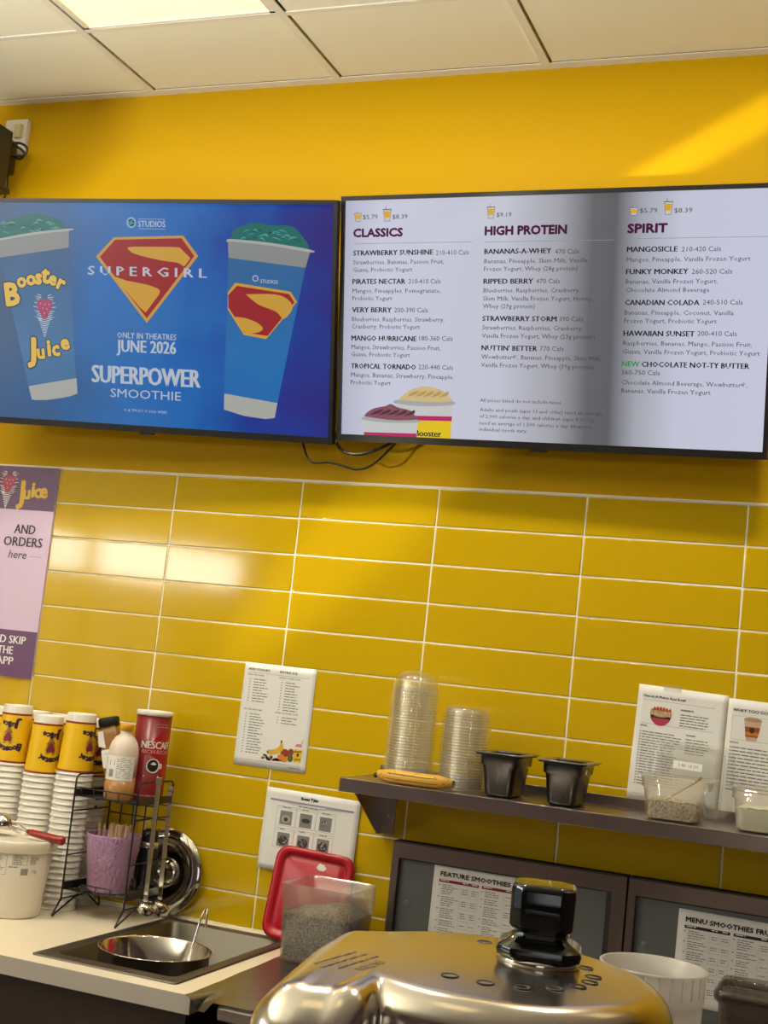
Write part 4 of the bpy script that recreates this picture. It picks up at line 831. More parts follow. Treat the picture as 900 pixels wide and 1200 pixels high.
# ------------------------------------------------------------------ left worktop with its sink
CX1 = 1.005; CYF = -0.700
def wood_counter():
    o = thing('sink_counter', 'cream topped counter with dark wood front, along the tiled wall', 'counter', (0, 0, 0))
    sx0, sx1, sy0, sy1 = 0.575, 0.925, -0.632, -0.036           # hole for the sink
    m = MB(); z0, z1 = CZ - 0.040, CZ
    x0, x1, y0, y1 = XL + 0.02, CX1, CYF, -0.006
    for a, b, c, d in ((x0, sx0, y0, y1), (sx1, x1, y0, y1), (sx0, sx1, y0, sy0), (sx0, sx1, sy1, y1)): m.box(a, b, c, d, z0, z1)
    m.build('worktop', 'cream', o)
    m = MB(); m.box(x0, x1, y0 - .0012, y0, z0, z1 - .0004); m.box(x1, x1 + .0012, y0 - .0012, y1, z0, z1 - .0004); m.build('edge_strip', 'edge', o)  # added strips, coloured darker to carry the shade on front and end faces
    m = MB(); m.box(x0, x1 - 0.02, y0 + 0.028, y0 + 0.046, 0.10, z0); m.build('front_panel', 'darkwood', o)
    m = MB(); m.box(x1 - 0.038, x1 - 0.02, y0 + 0.046, -0.01, 0.10, z0); m.build('end_panel', 'darkwood', o)
    m = MB(); m.box(x0, x1 - 0.03, y0 + 0.09, y0 + 0.11, 0.0, 0.10); m.box(x0, x1 - 0.03, -0.05, -0.03, 0.0, 0.10); m.build('plinth', 'black_matt', o)
    s = thing('sink', 'stainless drop-in sink in the cream worktop', 'sink', (0.7485, -0.3335, CZ)); a, b = 0.1905, 0.3135
    m = MB(); n = 4
    L_ = [lp(rrect(-a, a, -b, b, .012, n), .0002), lp(rrect(-a, a, -b, b, .012, n), .003), lp(rrect(-a + .004, a - .004, -b + .004, b - .004, .012, n), .0045),
          lp(rrect(-a + .030, a - .030, -b + .045, b - .030, .022, n), .0035), lp(rrect(-a + .034, a - .034, -b + .049, b - .034, .022, n), .000), lp(rrect(-a + .038, a - .038, -b + .053, b - .038, .030, n), -.150), lp(rrect(-a + .06, a - .06, -b + .075, b - .06, .03, n), -.170)]
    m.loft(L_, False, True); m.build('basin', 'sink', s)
    m = MB(); m.lathe([(.0, -.1685), (.030, -.1685), (.038, -.1665), (.042, -.1690)], 24, (0, 0, 0)); m.build('drain', 'chrome', s)
wood_counter()
def steel_pan():
    o = thing('cooking_pan', 'wide round steel pan set into the sink', 'pan', (0.7580, -0.4300, CZ - 0.1640)); R_ = 0.132; h = 0.180
    o.rotation_euler = (0, 0, 0)
    m = MB(); m.lathe([(0, .0), (R_ - .012, .0), (R_ - .003, .010), (R_, .030), (R_, h - .006), (R_ + .004, h - .001), (R_ + .0045, h), (R_ + .002, h + .0012), (R_ - .002, h - .002), (R_ - .003, .030), (R_ - .006, .014), (R_ - .016, .004), (0, .003)], 56); m.build('pan_body', 'chrome', o)
    o = thing('ladle', 'steel ladle with a hooked handle standing in the round pan', 'ladle', (0.822, -0.392, CZ - 0.06))
    pts = roundpath([(0, 0, 0), (-.001, .003, .03), (.008, .036, .150), (.012, .046, .168), (.020, .042, .172), (.0235, .036, .150), (.024, .034, .128)], .012, 4)
    m = MB(); m.tube(pts, .0026, 8); m.build('handle', 'chrome', o)
    m = MB(); m.X = Matrix.Translation((0.0, 0, 0.0)) @ Matrix.Rotation(.5, 4, 'Y'); m.lathe([(0, -.032), (.014, -.030), (.024, -.022), (.029, -.008), (.030, 0), (.0285, 0), (.027, -.008), (.022, -.020), (.013, -.028), (0, -.030)], 24, (0, 0, 0)); m.build('bowl', 'chrome', o)
    o = thing('strainer', 'small steel strainer with a clip end lying in the sink', 'strainer', (0.876, -0.285, CZ - 0.045))
    m = MB(); m.rbox(-.009, .009, -.002, .002, -.012, .028, .0015, 1); m.tube([(0, 0, -.008), (-.004, .014, -.045), (-.012, .036, -.100)], .0028, 8); m.build('handle', 'chrome', o)
    m = MB(); m.X = Matrix.Translation((-.014, .042, -.108)); m.lathe([(.026, .006), (.027, .004), (.022, -.006), (.010, -.0125), (0, -.0145), (0, -.013), (.010, -.0112), (.021, -.0052), (.025, .004)], 20, (0, 0, 0)); m.build('bowl', 'chrome', o)
steel_pan()

# ------------------------------------------------------------------ paper cups, stacked upside down
RB, RM, CH = 0.0395, 0.0515, 0.165           # base and mouth radius, height; local z = 0 at the mouth rim
rad_at = lambda z: RM - 0.0025 + (RB - RM + 0.0025) * (z / CH)
def nested_mesh():
    m = MB(); m.lathe([(RM - .0028, .004), (RM - .0010, .0002), (RM, .0018), (RM - .0002, .0034), (rad_at(.0045), .0046), (rad_at(.030), .030), (rad_at(.030) - .0004, .030), (rad_at(.008) - .0004, .008)], 36); return m
def full_cup(label, loc, turn, group):
    o = thing('paper_cup', label, 'cup', loc, (0, 0, turn), group)
    m = MB(); m.lathe([(RM - .0028, .004), (RM - .0010, .0002), (RM, .0018), (RM - .0002, .0034), (rad_at(.0045), .0046), (rad_at(.009), .009), (rad_at(.0125) - .0003, .0125), (rad_at(.140) - .0003, .140), (rad_at(.144), .144), (rad_at(.160), .160), (RB - .0005, .1635), (RB - .0012, CH), (RB - .003, CH - .0004), (RB - .0035, CH - .006), (0, CH - .0065)], 40); m.build('cup_body', 'cup_white', o)
    m = MB(); m.lathe([(rad_at(.009), .009), (rad_at(.0125) + .0002, .0125), (rad_at(.140) + .0002, .140), (rad_at(.144), .144)], 40); m.build('printed_sleeve', 'cup_yellow', o)
    for z0, z1 in ((.0080, .0132), (.1380, .1432)): m = MB(); m.lathe([(rad_at(z0) + .0001, z0), (rad_at(z0) + .0004, z0 + .0004), (rad_at(z1) + .0004, z1 - .0004), (rad_at(z1) + .0001, z1)], 40); m.build('red_band', 'cup_red', o)
    for side in (0, PI):
        wrap = lambda x, z, k=0, side=side: ((rad_at(z) + .0007 + .0003 * k) * math.sin(side + x / .046), -(rad_at(z) + .0007 + .0003 * k) * math.cos(side + x / .046), z)
        m = MB()
        sp1 = [(-.033, .052, -.25, 1.25), (-.0225, .048, -.1, .95), (-.0125, .045, 0, .95), (-.003, .044, .0, 1.), (.0065, .045, .05, 1.), (.016, .048, .1, .95), (.0255, .052, .25, .95)]
        sp2 = [(-.024, .113, -.15, 1.35), (-.012, .110, -.05, .95), (0, .112, 0, 1.), (.010, .112, .05, .95), (.021, .114, .15, .95)]
        for word, sp in (('Booster', sp1), ('Juice', sp2)):
            m = MB()
            for ch, (x, z, r, s_) in zip(word, sp):
                wd = .0098 * s_; m.text(ch, -x - wd / 2, -x + wd / 2, z - .0075 * s_, .0150 * s_, 0, .09, 0, wrap, rot=r, flip=True)
            m.build('logo_word', 'logo_purple', o)
        m = MB(); strawberry(m, 0, .078, .0170, 0, 0, 1, lambda x, z, w_=wrap: w_(x, z, 1), -1); m.build('logo_strawberry', ['logo_berry', 'logo_purple'], o)
    return o
PITCH = 0.01625
def cup_stack(x, y, n, where, group, turn, first_mesh=[None]):
    for k in range(n):
        lb = '%s paper cup from the top of the %s' % (nth(n + 1 - k), where); loc = (x + rl.gauss(0, .0001), y + rl.gauss(0, .0001), CZ + k * PITCH)
        if first_mesh[0] is None:
            o = nested_mesh().build('paper_cup', 'cup_white'); first_mesh[0] = o; tag(o, lb, 'cup', group); o.location = loc
        else: c = dup(first_mesh[0], loc, lb); c['group'] = group
    full_cup('topmost yellow paper cup of the %s' % where, (x, y, CZ + n * PITCH), turn, group)
cup_stack(0.286, -0.150, 22, 'front stack beside the wire rack', 'paper cups in the stack beside the wire rack', 1.35)
cup_stack(0.181, -0.150, 21, 'middle front stack', 'paper cups in the middle front stack', 0.93)
cup_stack(0.075, -0.150, 22, 'leftmost front stack', 'paper cups in the leftmost front stack', 0.22)
cup_stack(0.274, -0.046, 21, 'back stack behind the wire rack', 'paper cups in the back stack behind the rack', 0.9)
cup_stack(0.168, -0.046, 21, 'back stack left of the jar', 'paper cups in the back stack left of the jar', 0.2)
cup_stack(0.062, -0.046, 21, 'back stack between the two left front stacks', 'paper cups in the second back stack from the left', 0.75)
cup_stack(-0.044, -0.046, 21, 'farthest left back stack', 'paper cups in the farthest left back stack', 0.75)

# ------------------------------------------------------------------ white tub and its scoop
TX, TY = 0.244, -0.314
o = thing('plastic_tub', 'white lidded tub with a printed label in front of the cup stacks', 'tub', (TX, TY, CZ))
m = MB(); m.lathe([(0, 0), (.078, 0), (.083, .004), (.0905, .105), (.0915, .107), (.0975, .183), (.096, .184), (0, .184)], 56); m.build('tub_body', 'tub_white', o)
m = MB(); m.lathe([(.0978, .166), (.1035, .167), (.1060, .185), (.1060, .193), (.1035, .1965), (.0985, .1965), (.0965, .1925), (0, .1935)], 56); m.build('lid', 'tub_lid', o)
tw = lambda x, z: ((.0915 + (z - .107) * .079 + .0006) * math.sin(.56 + x / .095), -(.0915 + (z - .107) * .079 + .0006) * math.cos(.56 + x / .095), z)
m = MB()
def frame_box(m, x0, x1, z0, z1, th, fn):
    n = 6
    for k in range(n):
        a, b = x0 + (x1 - x0) * k / n, x0 + (x1 - x0) * (k + 1) / n
        m.rect(a, b, z0, z0 + th, 0, 0, fn); m.rect(a, b, z1 - th, z1, 0, 0, fn)
    m.rect(x0, x0 + th, z0, z1, 0, 0, fn); m.rect(x1 - th, x1, z0, z1, 0, 0, fn)
frame_box(m, .002, .040, .138, .163, .0007, tw); frame_box(m, -.060, -.012, .112, .160, .0007, tw)
lines(m, .005, .160, .030, 5, .0045, .0021, tw); lines(m, .048, .159, .026, 6, .0036, .0018, tw); lines(m, -.056, .157, .040, 9, .0046, .0018, tw); lines(m, -.006, .133, .028, 1, .005, .0024, tw)
for k in range(12): m.rect(.026 + k * .0016, .026 + k * .0016 + (.0010 if k % 3 else .0005), .112, .129, 0, 0, tw)
m.text('3 kg', .056, .070, .118, .0085, 0, 0.0, 0, tw)
m.build('printed_label', mat('faded label print', (0.16, 0.14, 0.12), 0.6), o)
o = thing('ice_cream_scoop', 'steel scoop with a dark red handle resting on the white tub', 'scoop', (TX + 0.03, TY + 0.01, CZ + 0.1935))
DZ = 0.0
m = MB(); m.X = Matrix.Translation((-.072, -.022, .030)) @ Matrix.Rotation(.25, 4, 'Y'); m.lathe([(.0285, -.006), (.0295, -.002), (.0270, .012), (.018, .023), (.009, .027), (0, .0285), (0, .0270), (.0085, .0255), (.017, .0215), (.0255, .011), (.0275, -.002), (.0270, -.006)], 28, (0, 0, 0)); m.build('scoop_bowl', 'chrome', o)
m = MB(); m.tube(smoothpath([(-.050, -.020, .030), (-.030, -.016, .027), (-.008, -.012, .021), (.010, -.009, .016)], 4), .0032, 8); m.tube(smoothpath([(-.048, -.022, .040), (-.030, -.019, .039), (-.012, -.015, .029), (.008, -.010, .021)], 4), .0022, 8); m.tube(smoothpath([(-.044, -.014, .018), (-.026, -.010, .012), (-.010, -.008, .009), (.004, -.009, .010)], 4), .0022, 8); m.rbox(-.003, .004, -.016, -.004, .008, .026, .0015); m.build('shank', 'chrome', o)
m = MB(); m.tube([(.004, -.010, .0185), (.012, -.010, .0180), (.050, -.009, .0150), (.090, -.006, .0110), (.106, -.004, .0095), (.109, -.004, .0092)], .009, 8, radii=[.0070, .0092, .0102, .0112, .0118, .0105]); m.build('handle', 'red_handle', o)

# ------------------------------------------------------------------ two-tier black wire rack
RXL, RXR, RYF, RYB = 0.3485, 0.5400, -0.232, -0.052
def wire_rack():
    o = thing('wire_rack', 'two-tier black wire rack holding jars on the cream counter', 'rack', (0, 0, CZ)); Wd = .0026
    z = lambda v: v - CZ
    for x in (RXL, RXR):
        m = MB(); m.tube(roundpath([(x, RYF, z(.938)), (x, RYF, z(1.268)), (x, RYB, z(1.268)), (x, RYB, z(.938))], .020, 5), Wd, 8)
        for zz in (1.172, 1.057, .944): m.tube([(x, RYF, z(zz)), (x, RYB, z(zz))], Wd * .85, 8); m.ball((x, (RYF + RYB) / 2 + .02, z(zz) + .004), .0042)
        m.tube(roundpath([(x, RYF, z(.944)), (x, RYF - .034, .003), (x, RYF + .075, z(.946))], .006, 4), Wd, 8)
        m.tube(roundpath([(x, RYB, z(.944)), (x, RYB + .011, .003), (x, RYB - .062, z(.946))], .006, 4), Wd, 8)
        m.build('side_frame', 'wire', o)
    for zz, nm in ((1.2150, 'upper_shelf'), (.9720, 'lower_shelf')):
        m = MB(); zf = z(zz)
        for x in (RXL, RXR): m.box(x - .0012, x + .0012, RYF + .006, RYB - .006, zf - .006, zf + .014)
        for k in range(9): y = RYF + .006 + (RYB - RYF - .012) * k / 8; m.tube([(RXL, y, zf - .003), (RXR, y, zf - .003)], .0016, 6)
        for xx in (.33, .66): m.tube([(RXL + (RXR - RXL) * xx, RYF + .004, zf - .006), (RXL + (RXR - RXL) * xx, RYB - .004, zf - .006)], .0016, 6)
        if nm == 'upper_shelf':
            for h in (.000, .020): m.tube([(RXL, RYF, zf + h), (RXR, RYF, zf + h)], .0018, 6)
            for k in range(5): x = RXL + (RXR - RXL) * (k + .5) / 5; m.tube([(x, RYF, zf), (x, RYF, zf + .020)], .0015, 6)
        else:
            a, b = RXL + .055, RXR - .045; m.tube(roundpath([(RXL, RYF, zf), (a, RYF, zf), (a, RYF, zf + .016), (b, RYF, zf + .016), (b, RYF, zf), (RXR, RYF, zf)], .004, 3), .0018, 6); x = (a + b) / 2; m.tube([(x, RYF, zf), (x, RYF, zf + .016)], .0015, 6)
        m.build(nm, 'wire', o)
    m = MB()
    for k in range(4): x = RXL + (RXR - RXL) * (k + 1) / 5; m.tube([(x, RYB, z(1.232)), (x, RYB, z(.968))], .0020, 6)
    m.tube([(RXL, RYB, z(1.160)), (RXR, RYB, z(1.160))], .0020, 6); m.tube([(RXL, RYB, z(.9445)), (RXR, RYB, z(.9445))], .0020, 6); m.build('back_grid', 'wire', o)
    for y in (-.190, -.120):
        m = MB(); m.tube(roundpath([(RXR, y, z(1.208)), (RXR + .026, y + .0010, z(1.208)), (RXR + .034, y + .0010, z(1.224))], .006, 4), .002, 6); m.build('hook', 'wire', o)
    return o
wire_rack()
def hung_ladle(x, y, zt, zb, label, rb, lean):
    o = thing('ladle', label, 'ladle', (x, y, zt)); h = zt - zb
    m = MB(); pts = [(0, 0, 0), (lean * .25, 0, -h * .25), (lean * .6, 0, -h * .6), (lean, 0, -h + .02), (lean + .004, -.004, -h + .004)]
    P_ = smoothpath(pts, 4); loops = []
    for (px, py, pz) in P_: loops.append([(px - .0058, py - .0012, pz), (px + .0058, py - .0012, pz), (px + .0058, py + .0012, pz), (px - .0058, py + .0012, pz)])
    m.loft(loops, smooth=False); m.rbox(-.009, .009, -.0018, .0018, -.004, .014, .001, 1); m.build('handle', 'chrome', o)
    m = MB(); m.X = Matrix.Translation((lean + .012, -.012, -h - .010)) @ Matrix.Rotation(-.3, 4, 'X') @ Matrix.Rotation(.30, 4, 'Y')
    m.lathe([(0, -rb * .78), (rb * .45, -rb * .72), (rb * .80, -rb * .48), (rb * .97, -rb * .15), (rb, .006), (rb * .96, .006), (rb * .92, -rb * .13), (rb * .75, -rb * .43), (rb * .42, -rb * .66), (0, -rb * .72)], 28, (0, 0, 0)); m.build('bowl', 'chrome', o)
hung_ladle(.5740, -.1925, 1.272, .965, 'steel ladle hanging nearer the camera on the right side of the wire rack', .0250, .004)
hung_ladle(.5740, -.1225, 1.245, .962, 'steel ladle hanging farther back on the right side of the wire rack', .0240, .006)
# on the upper shelf
UZ = 1.2150 - .0014 + .0002
o = thing('coffee_tin', 'tall dark red coffee tin on the top tier of the wire rack', 'tin', (.4862, -.1045, UZ)); R_, H_ = .0478, .238
M['tin_red'] = mat('dark red printed tin', (0.20, 0.006, 0.012), 0.28); M['tin_white'] = mat('white tin print', (0.78, 0.74, 0.72), 0.4); M['tin_bright'] = mat('bright red tin print', (0.42, 0.012, 0.012), 0.3); M['tin_dark'] = mat('dark coffee print', (.012, .008, .006), .4)
m = MB(); m.lathe([(0, 0), (R_, 0), (R_ + .0008, .003), (R_, .005), (R_, H_ - .012), (0, H_ - .012)], 48); m.build('tin_body', 'tin_red', o)
m = MB(); m.lathe([(R_ + .0002, H_ - .0125), (R_ + .0018, H_ - .012), (R_ + .0018, H_ - .002), (R_ + .0005, H_), (R_ - .006, H_), (R_ - .008, H_ - .003), (0, H_ - .003)], 48); m.build('lid', 'cup_white', o)
PH = .53
tn = lambda k: (lambda x, z: ((R_ + .0004 + .0002 * k) * math.sin(PH + x / R_), -(R_ + .0004 + .0002 * k) * math.cos(PH + x / R_), z))
m = MB(); m.poly(blob([(-.005, .150), (.012, .170), (.030, .188), (.050, .196), (.060, .150), (.058, .060), (.030, .085), (.018, .110), (-.004, .125), (-.024, .118), (-.005, .150)], 4), 0, 0, tn(1)); m.build('swirl', 'tin_bright', o)
m = MB(); m.text('NESCAF\u00c9', -.026, .062, .140, .0185, 0, .05, 0, [tn(2), tn(2.5)]); m.rect(-.010, .026, .1592, .1612, 0, 0, tn(2)); m.rect(.026, .058, .1592, .1612, 0, 0, tn(2)); m.build('brand_word', 'tin_white', o)
m = MB(); m.text('RICH\u00b7RICHE', -.023, .060, .126, .0100, 0, .02, 0, [tn(2), tn(2.5)]); m.build('variety_word', 'tin_bright' if False else mat('pale pink tin print', (.62, .36, .34), .4), o)
m = MB(); lines(m, .004, .205, .044, 2, .0060, .0030, tn(2), 0, None, .1); lines(m, -.034, .016, .070, 1, .006, .0036, tn(2), 0, None, .1); m.build('small_print', mat('rose tin print', (.50, .25, .24), .4), o)
m = MB(); m.disc(.012, .094, .0190, .0190, 0, 0, 28, tn(2)); m.disc(.011, .0945, .0150, .0160, 0, 1, 28, tn(3)); m.poly(blob([(.004, .098), (.012, .104), (.020, .099), (.014, .096), (.004, .098)], 3), 0, 0, tn(4)); m.rect(-.012, .030, .0645, .0680, 0, 0, tn(3)); m.poly(blob([(.030, .100), (.037, .100), (.037, .088), (.029, .088), (.030, .091), (.034, .091), (.034, .097), (.030, .097), (.030, .100)], 2), 0, 0, tn(3)); m.build('cup_print', ['tin_white', 'tin_dark'], o)
o = thing('syrup_bottle', 'round bottle with yellow cap and white label beside the red tin', 'bottle', (.4540, -.1870, UZ)); R_ = .0400
M['bottle'] = mat('cloudy bottle plastic', (0.72, 0.62, 0.52), 0.28, spec=0.5); M['honey'] = mat('amber syrup behind plastic', (0.42, 0.20, 0.065), 0.25)
m = MB(); m.lathe([(0, .061), (R_, .061), (R_, .120), (R_ - .0015, .136), (R_ - .006, .150), (R_ - .014, .163), (R_ - .025, .172), (.016, .176), (.0145, .180), (.0145, .184), (0, .184)], 44); m.build('bottle_body', 'bottle', o)
m = MB(); m.lathe([(0, .0), (R_ - .003, .0), (R_, .004), (R_, .061), (0, .061)], 44); m.build('syrup', 'honey', o)
m = MB(); m.lathe([(.0150, .180), (.0165, .180), (.0168, .196), (.0155, .1985), (0, .1985)], 28); m.build('cap', mat('yellow bottle cap', (0.72, 0.36, 0.012), 0.4), o)
bw = lambda k: (lambda x, z: ((R_ + .0004 + .0002 * k) * math.sin(.42 + x / R_), -(R_ + .0004 + .0002 * k) * math.cos(.42 + x / R_), z))
m = MB(); P_ = [(-.048 + .088 * q / 20) for q in range(21)]
for q in range(20): m.rect(P_[q], P_[q + 1], .052, .115, 0, 0, bw(0))
lb = m.build('label', 'paper', o)
m = MB(); m.rect(-.044, -.015, .090, .105, 0, 0, bw(1)); m.rect(-.030, -.015, .090, .105, 0, 0, bw(1)); m.build('red_block', mat('red label print', (.50, .01, .03), .5), lb)
m = MB(); lines(m, -.009, .111, .044, 12, .0046, .0020, bw(1), 0, None, .2)
for k in range(8): m.rect(-.030 + k * .0017, -.0290 + k * .0017, .060, .080, 0, 0, bw(1))
m.build('label_print', 'ink_grey', lb)
# leaning square spice jar with a black cap
o = thing('spice_jar', 'square jar of brown powder with black cap, leaning left on the rack', 'jar', (.4010, -.1060, UZ + .0108), (0, -.295, .25)); o.rotation_mode = 'ZYX'; a = .0260
M['spice'] = mat('brown spice behind plastic', (0.30, 0.145, 0.04), 0.35); M['jar_clear'] = mat('empty jar shoulder plastic', (0.42, 0.28, 0.12), 0.20)
q0 = lambda s_, z: lp(rrect(-a * s_, a * s_, -a * s_, a * s_, .010 * s_), z)
m = MB(); m.loft([q0(.94, 0), q0(1, .004), q0(1, .150), q0(.97, .160), q0(.80, .172), q0(.76, .176), q0(.76, .180)]); m.build('jar_body', 'spice', o)
m = MB(); m.lathe([(.020, .176), (.0285, .177), (.0290, .198), (.0275, .201), (0, .202)], 28); m.build('cap', 'black_matt', o)
jf = lambda x, z: (x, -a - .0005, z)
m = MB(); m.poly(rrect(-.024, .026, .064, .114, .005), 0, 0, jf); lb = m.build('label', 'paper', o)
jf2 = lambda x, z: (x, -a - .0008, z)
m = MB(); m.text('PLACE EAST', -.014, .018, .100, .0048, 0, 0, 0, jf2); lines(m, -.010, .094, .026, 5, .0062, .0022, jf2, 0, None, .3); m.build('label_print', 'ink_grey', lb)
m = MB(); m.poly([(-.006, .028), (.012, .024), (.016, .044), (-.003, .049)], 0, 0, jf); m.build('orange_mark', mat('orange jar print', (.55, .22, .03), .5), o)
m = MB(); m.rect(-.026, .004, .008, .018, 0, 0, jf); m.build('white_strip', 'paper', o)
m = MB(); m.poly([(-.0290, .125), (-.010, .118), (-.012, .165), (-.0270, .165)], 0, 0, jf); m.build('white_sticker', 'paper_lam', o)
# on the lower shelf
LZ = .9720 - .0014 + .0002
PX_, PY_ = .4390, -.1560
o = thing('stick_cup', 'lilac embossed cup of stir sticks on the lower rack tier', 'cup', (PX_, PY_, LZ))
M['lilac_emb'] = mat('lilac embossed plastic', (0.42, 0.24, 0.43), 0.30); nt = M['lilac_emb'].node_tree; tc = nt.nodes.new('ShaderNodeTexCoord'); wv = nt.nodes.new('ShaderNodeTexVoronoi'); wv.feature = 'DISTANCE_TO_EDGE'; wv.inputs['Scale'].default_value = 80; bp = nt.nodes.new('ShaderNodeBump'); bp.inputs['Strength'].default_value = 1.0; bp.inputs['Distance'].default_value = .006
mp = nt.nodes.new('ShaderNodeMapping'); mp.inputs['Scale'].default_value = (1, 1, .6); nt.links.new(tc.outputs['Object'], mp.inputs[0]); nt.links.new(mp.outputs[0], wv.inputs['Vector']); nt.links.new(wv.outputs[0], bp.inputs['Height']); nt.links.new(bp.outputs[0], nt.nodes['Principled BSDF'].inputs['Normal'])
m = MB(); m.lathe([(0, 0), (.052, 0), (.055, .003), (.0720, .142), (.0725, .147), (.0705, .148), (.0695, .144), (.0535, .006), (0, .005)], 56); m.build('cup_wall', 'lilac_emb', o)
rnd = random.Random(21); st0 = None
for k in range(28):
    m = MB(); pts = [(-.0028, 0), (.0028, 0)] + [(.0028 * math.cos(t_), .166 + .0028 * math.sin(t_)) for t_ in [0, PI / 3, 2 * PI / 3, PI]]
    ang = rnd.uniform(0, 2 * PI); rr = rnd.uniform(.008, .042); tx, ty = .9 * rr * math.cos(ang), .7 * rr * math.sin(ang)
    if st0 is None:
        lo = [(p[0], -.0007, p[1]) for p in pts]; hi = [(p[0], .0007, p[1]) for p in pts]; m.loft([hi, lo], smooth=False); st0 = m.build('stir_stick', 'wood'); s_ = tag(st0, 'thin wooden stir stick standing in the lilac cup', 'stir stick', 'wooden stir sticks in the lilac cup')
    else: s_ = dup(st0)
    s_.location = (PX_ + tx, PY_ + ty, LZ + .006); s_.rotation_euler = (rnd.uniform(-.10, .10), tx * 2.2 + rnd.uniform(-.06, .06), rnd.uniform(0, PI))
o = thing('insulated_jug', 'black jug with a chrome collar behind the lilac cup', 'jug', (.5060, -.0820, LZ))
m = MB(); m.lathe([(0, 0), (.0235, 0), (.025, .003), (.025, .112), (.0235, .116), (0, .116)], 32); m.build('body', 'black', o)
m = MB(); m.lathe([(.0215, .116), (.0250, .117), (.0255, .121), (.0250, .130), (.0215, .132)], 32); m.build('collar', 'chrome', o)
m = MB(); m.lathe([(.0215, .116), (.0220, .150), (.0200, .160), (.012, .166), (0, .167)], 32); m.build('cap', 'black', o)
# pan lid and black jug behind the rack
o = thing('steel_lid', 'large round steel lid leaning on the tiles right of the rack', 'lid', (.5230, -.0190, CZ + .1185), (-.10, 0, 0)); m = MB(); m.X = Matrix.Rotation(PI / 2, 4, 'X')
m.lathe([(.1165, -.004), (.1180, -.001), (.1170, .0018), (.098, .002), (.092, .0045), (.088, .002), (.086, -.002), (.052, -.010), (.028, -.012), (.026, -.009), (.022, -.009), (.020, -.012), (0, -.012)], 64, (0, 0, 0)); m.build('lid_disc', 'chrome', o)
m = MB(); m.X = Matrix.Rotation(PI / 2, 4, 'X'); m.lathe([(.0355, -.008), (.040, -.0075), (.041, -.0055), (.039, -.0040), (.0355, -.0055)], 40, (0, 0, 0), closed=True); m.build('ring', 'chrome', o)

# ------------------------------------------------------------------ steel prep table with its two raised lids
PTX0, PTX1, PTF = 1.078, 2.60, -0.712
def prep_table():
    o = thing('prep_table', 'stainless steel prep table right of the cream counter', 'table', (0, 0, 0))
    m = MB(); m.loft([[(x, PTF + .012, CZ - .040), (x, PTF + .004, CZ - .034), (x, PTF, CZ - .022), (x, PTF, CZ - .012), (x, PTF + .004, CZ - .003), (x, PTF + .012, CZ - .0005), (x, -.020, CZ - .0005), (x, -.020, CZ - .040)] for x in (PTX0, PTX1)], True, True, 0, False); m.build('table_top', 'steel', o)
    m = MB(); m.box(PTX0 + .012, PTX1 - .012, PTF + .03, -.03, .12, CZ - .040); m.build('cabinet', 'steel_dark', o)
    for x0, x1 in ((PTX0 + .02, 1.83), (1.84, PTX1 - .02)):
        m = MB(); m.rbox(x0, x1, PTF + .012, PTF + .0295, .15, CZ - .06, .004); d = m.build('door', 'steel', o); m = MB(); m.rbox(x0 + .1, x1 - .1, PTF - .010, PTF + .012, CZ - .10, CZ - .085, .003); m.build('handle', 'black_matt', d)
    for x in (PTX0 + .05, PTX1 - .05):
        for y in (PTF + .08, -.08): m = MB(); m.lathe([(.018, 0), (.022, .004), (.022, .02), (.014, .03), (.014, .12)], 16, (x, y, 0)); m.build('foot', 'black_matt', o)
prep_table()
M['grey_panel'] = mat('grey lid lining', (0.13, 0.138, 0.14), 0.35, var=.1)
def raised_lid(x0, x1, label):
    o = thing('table_lid', label, 'lid', ((x0 + x1) / 2, -.060, CZ)); a = (x1 - x0) / 2 - .0012; zt = .3030; ft, fl, fr = .040, .018, .033
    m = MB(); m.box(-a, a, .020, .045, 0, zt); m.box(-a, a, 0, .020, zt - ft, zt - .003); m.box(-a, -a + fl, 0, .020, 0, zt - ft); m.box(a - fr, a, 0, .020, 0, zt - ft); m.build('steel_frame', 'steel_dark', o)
    m = MB(); m.box(-a, a, -.001, .046, zt - .003, zt); m.build('top_trim', 'black_matt', o)
    m = MB(); m.box(-a + fl, a - fr, .013, .0198, .0, zt - ft); m.build('lining', 'grey_panel', o)
    m = MB(); m.box(a - fr - .013, a - fr, .001, .0198, .0, zt - ft); m.box(-a + fl, a - fr - .013, .006, .0198, zt - ft - .004, zt - ft); m.box(-a + fl, -a + fl + .002, .006, .0198, 0, zt - ft - .004); m.build('gasket', 'black_matt', o)
    m = MB(); m.X = Matrix.Translation((-a + .047, .0128, .150)) @ Matrix.Rotation(PI / 2, 4, 'X'); m.lathe([(0, .0016), (.0085, .0014), (.0105, 0)], 24, (0, 0, 0)); m.build('plug', 'grey_panel', o)
raised_lid(1.1945, 1.7930, 'left raised steel lid, with the feature smoothies sheet on it')
raised_lid(1.7955, 2.3960, 'right raised steel lid, with the menu smoothies sheet on it')
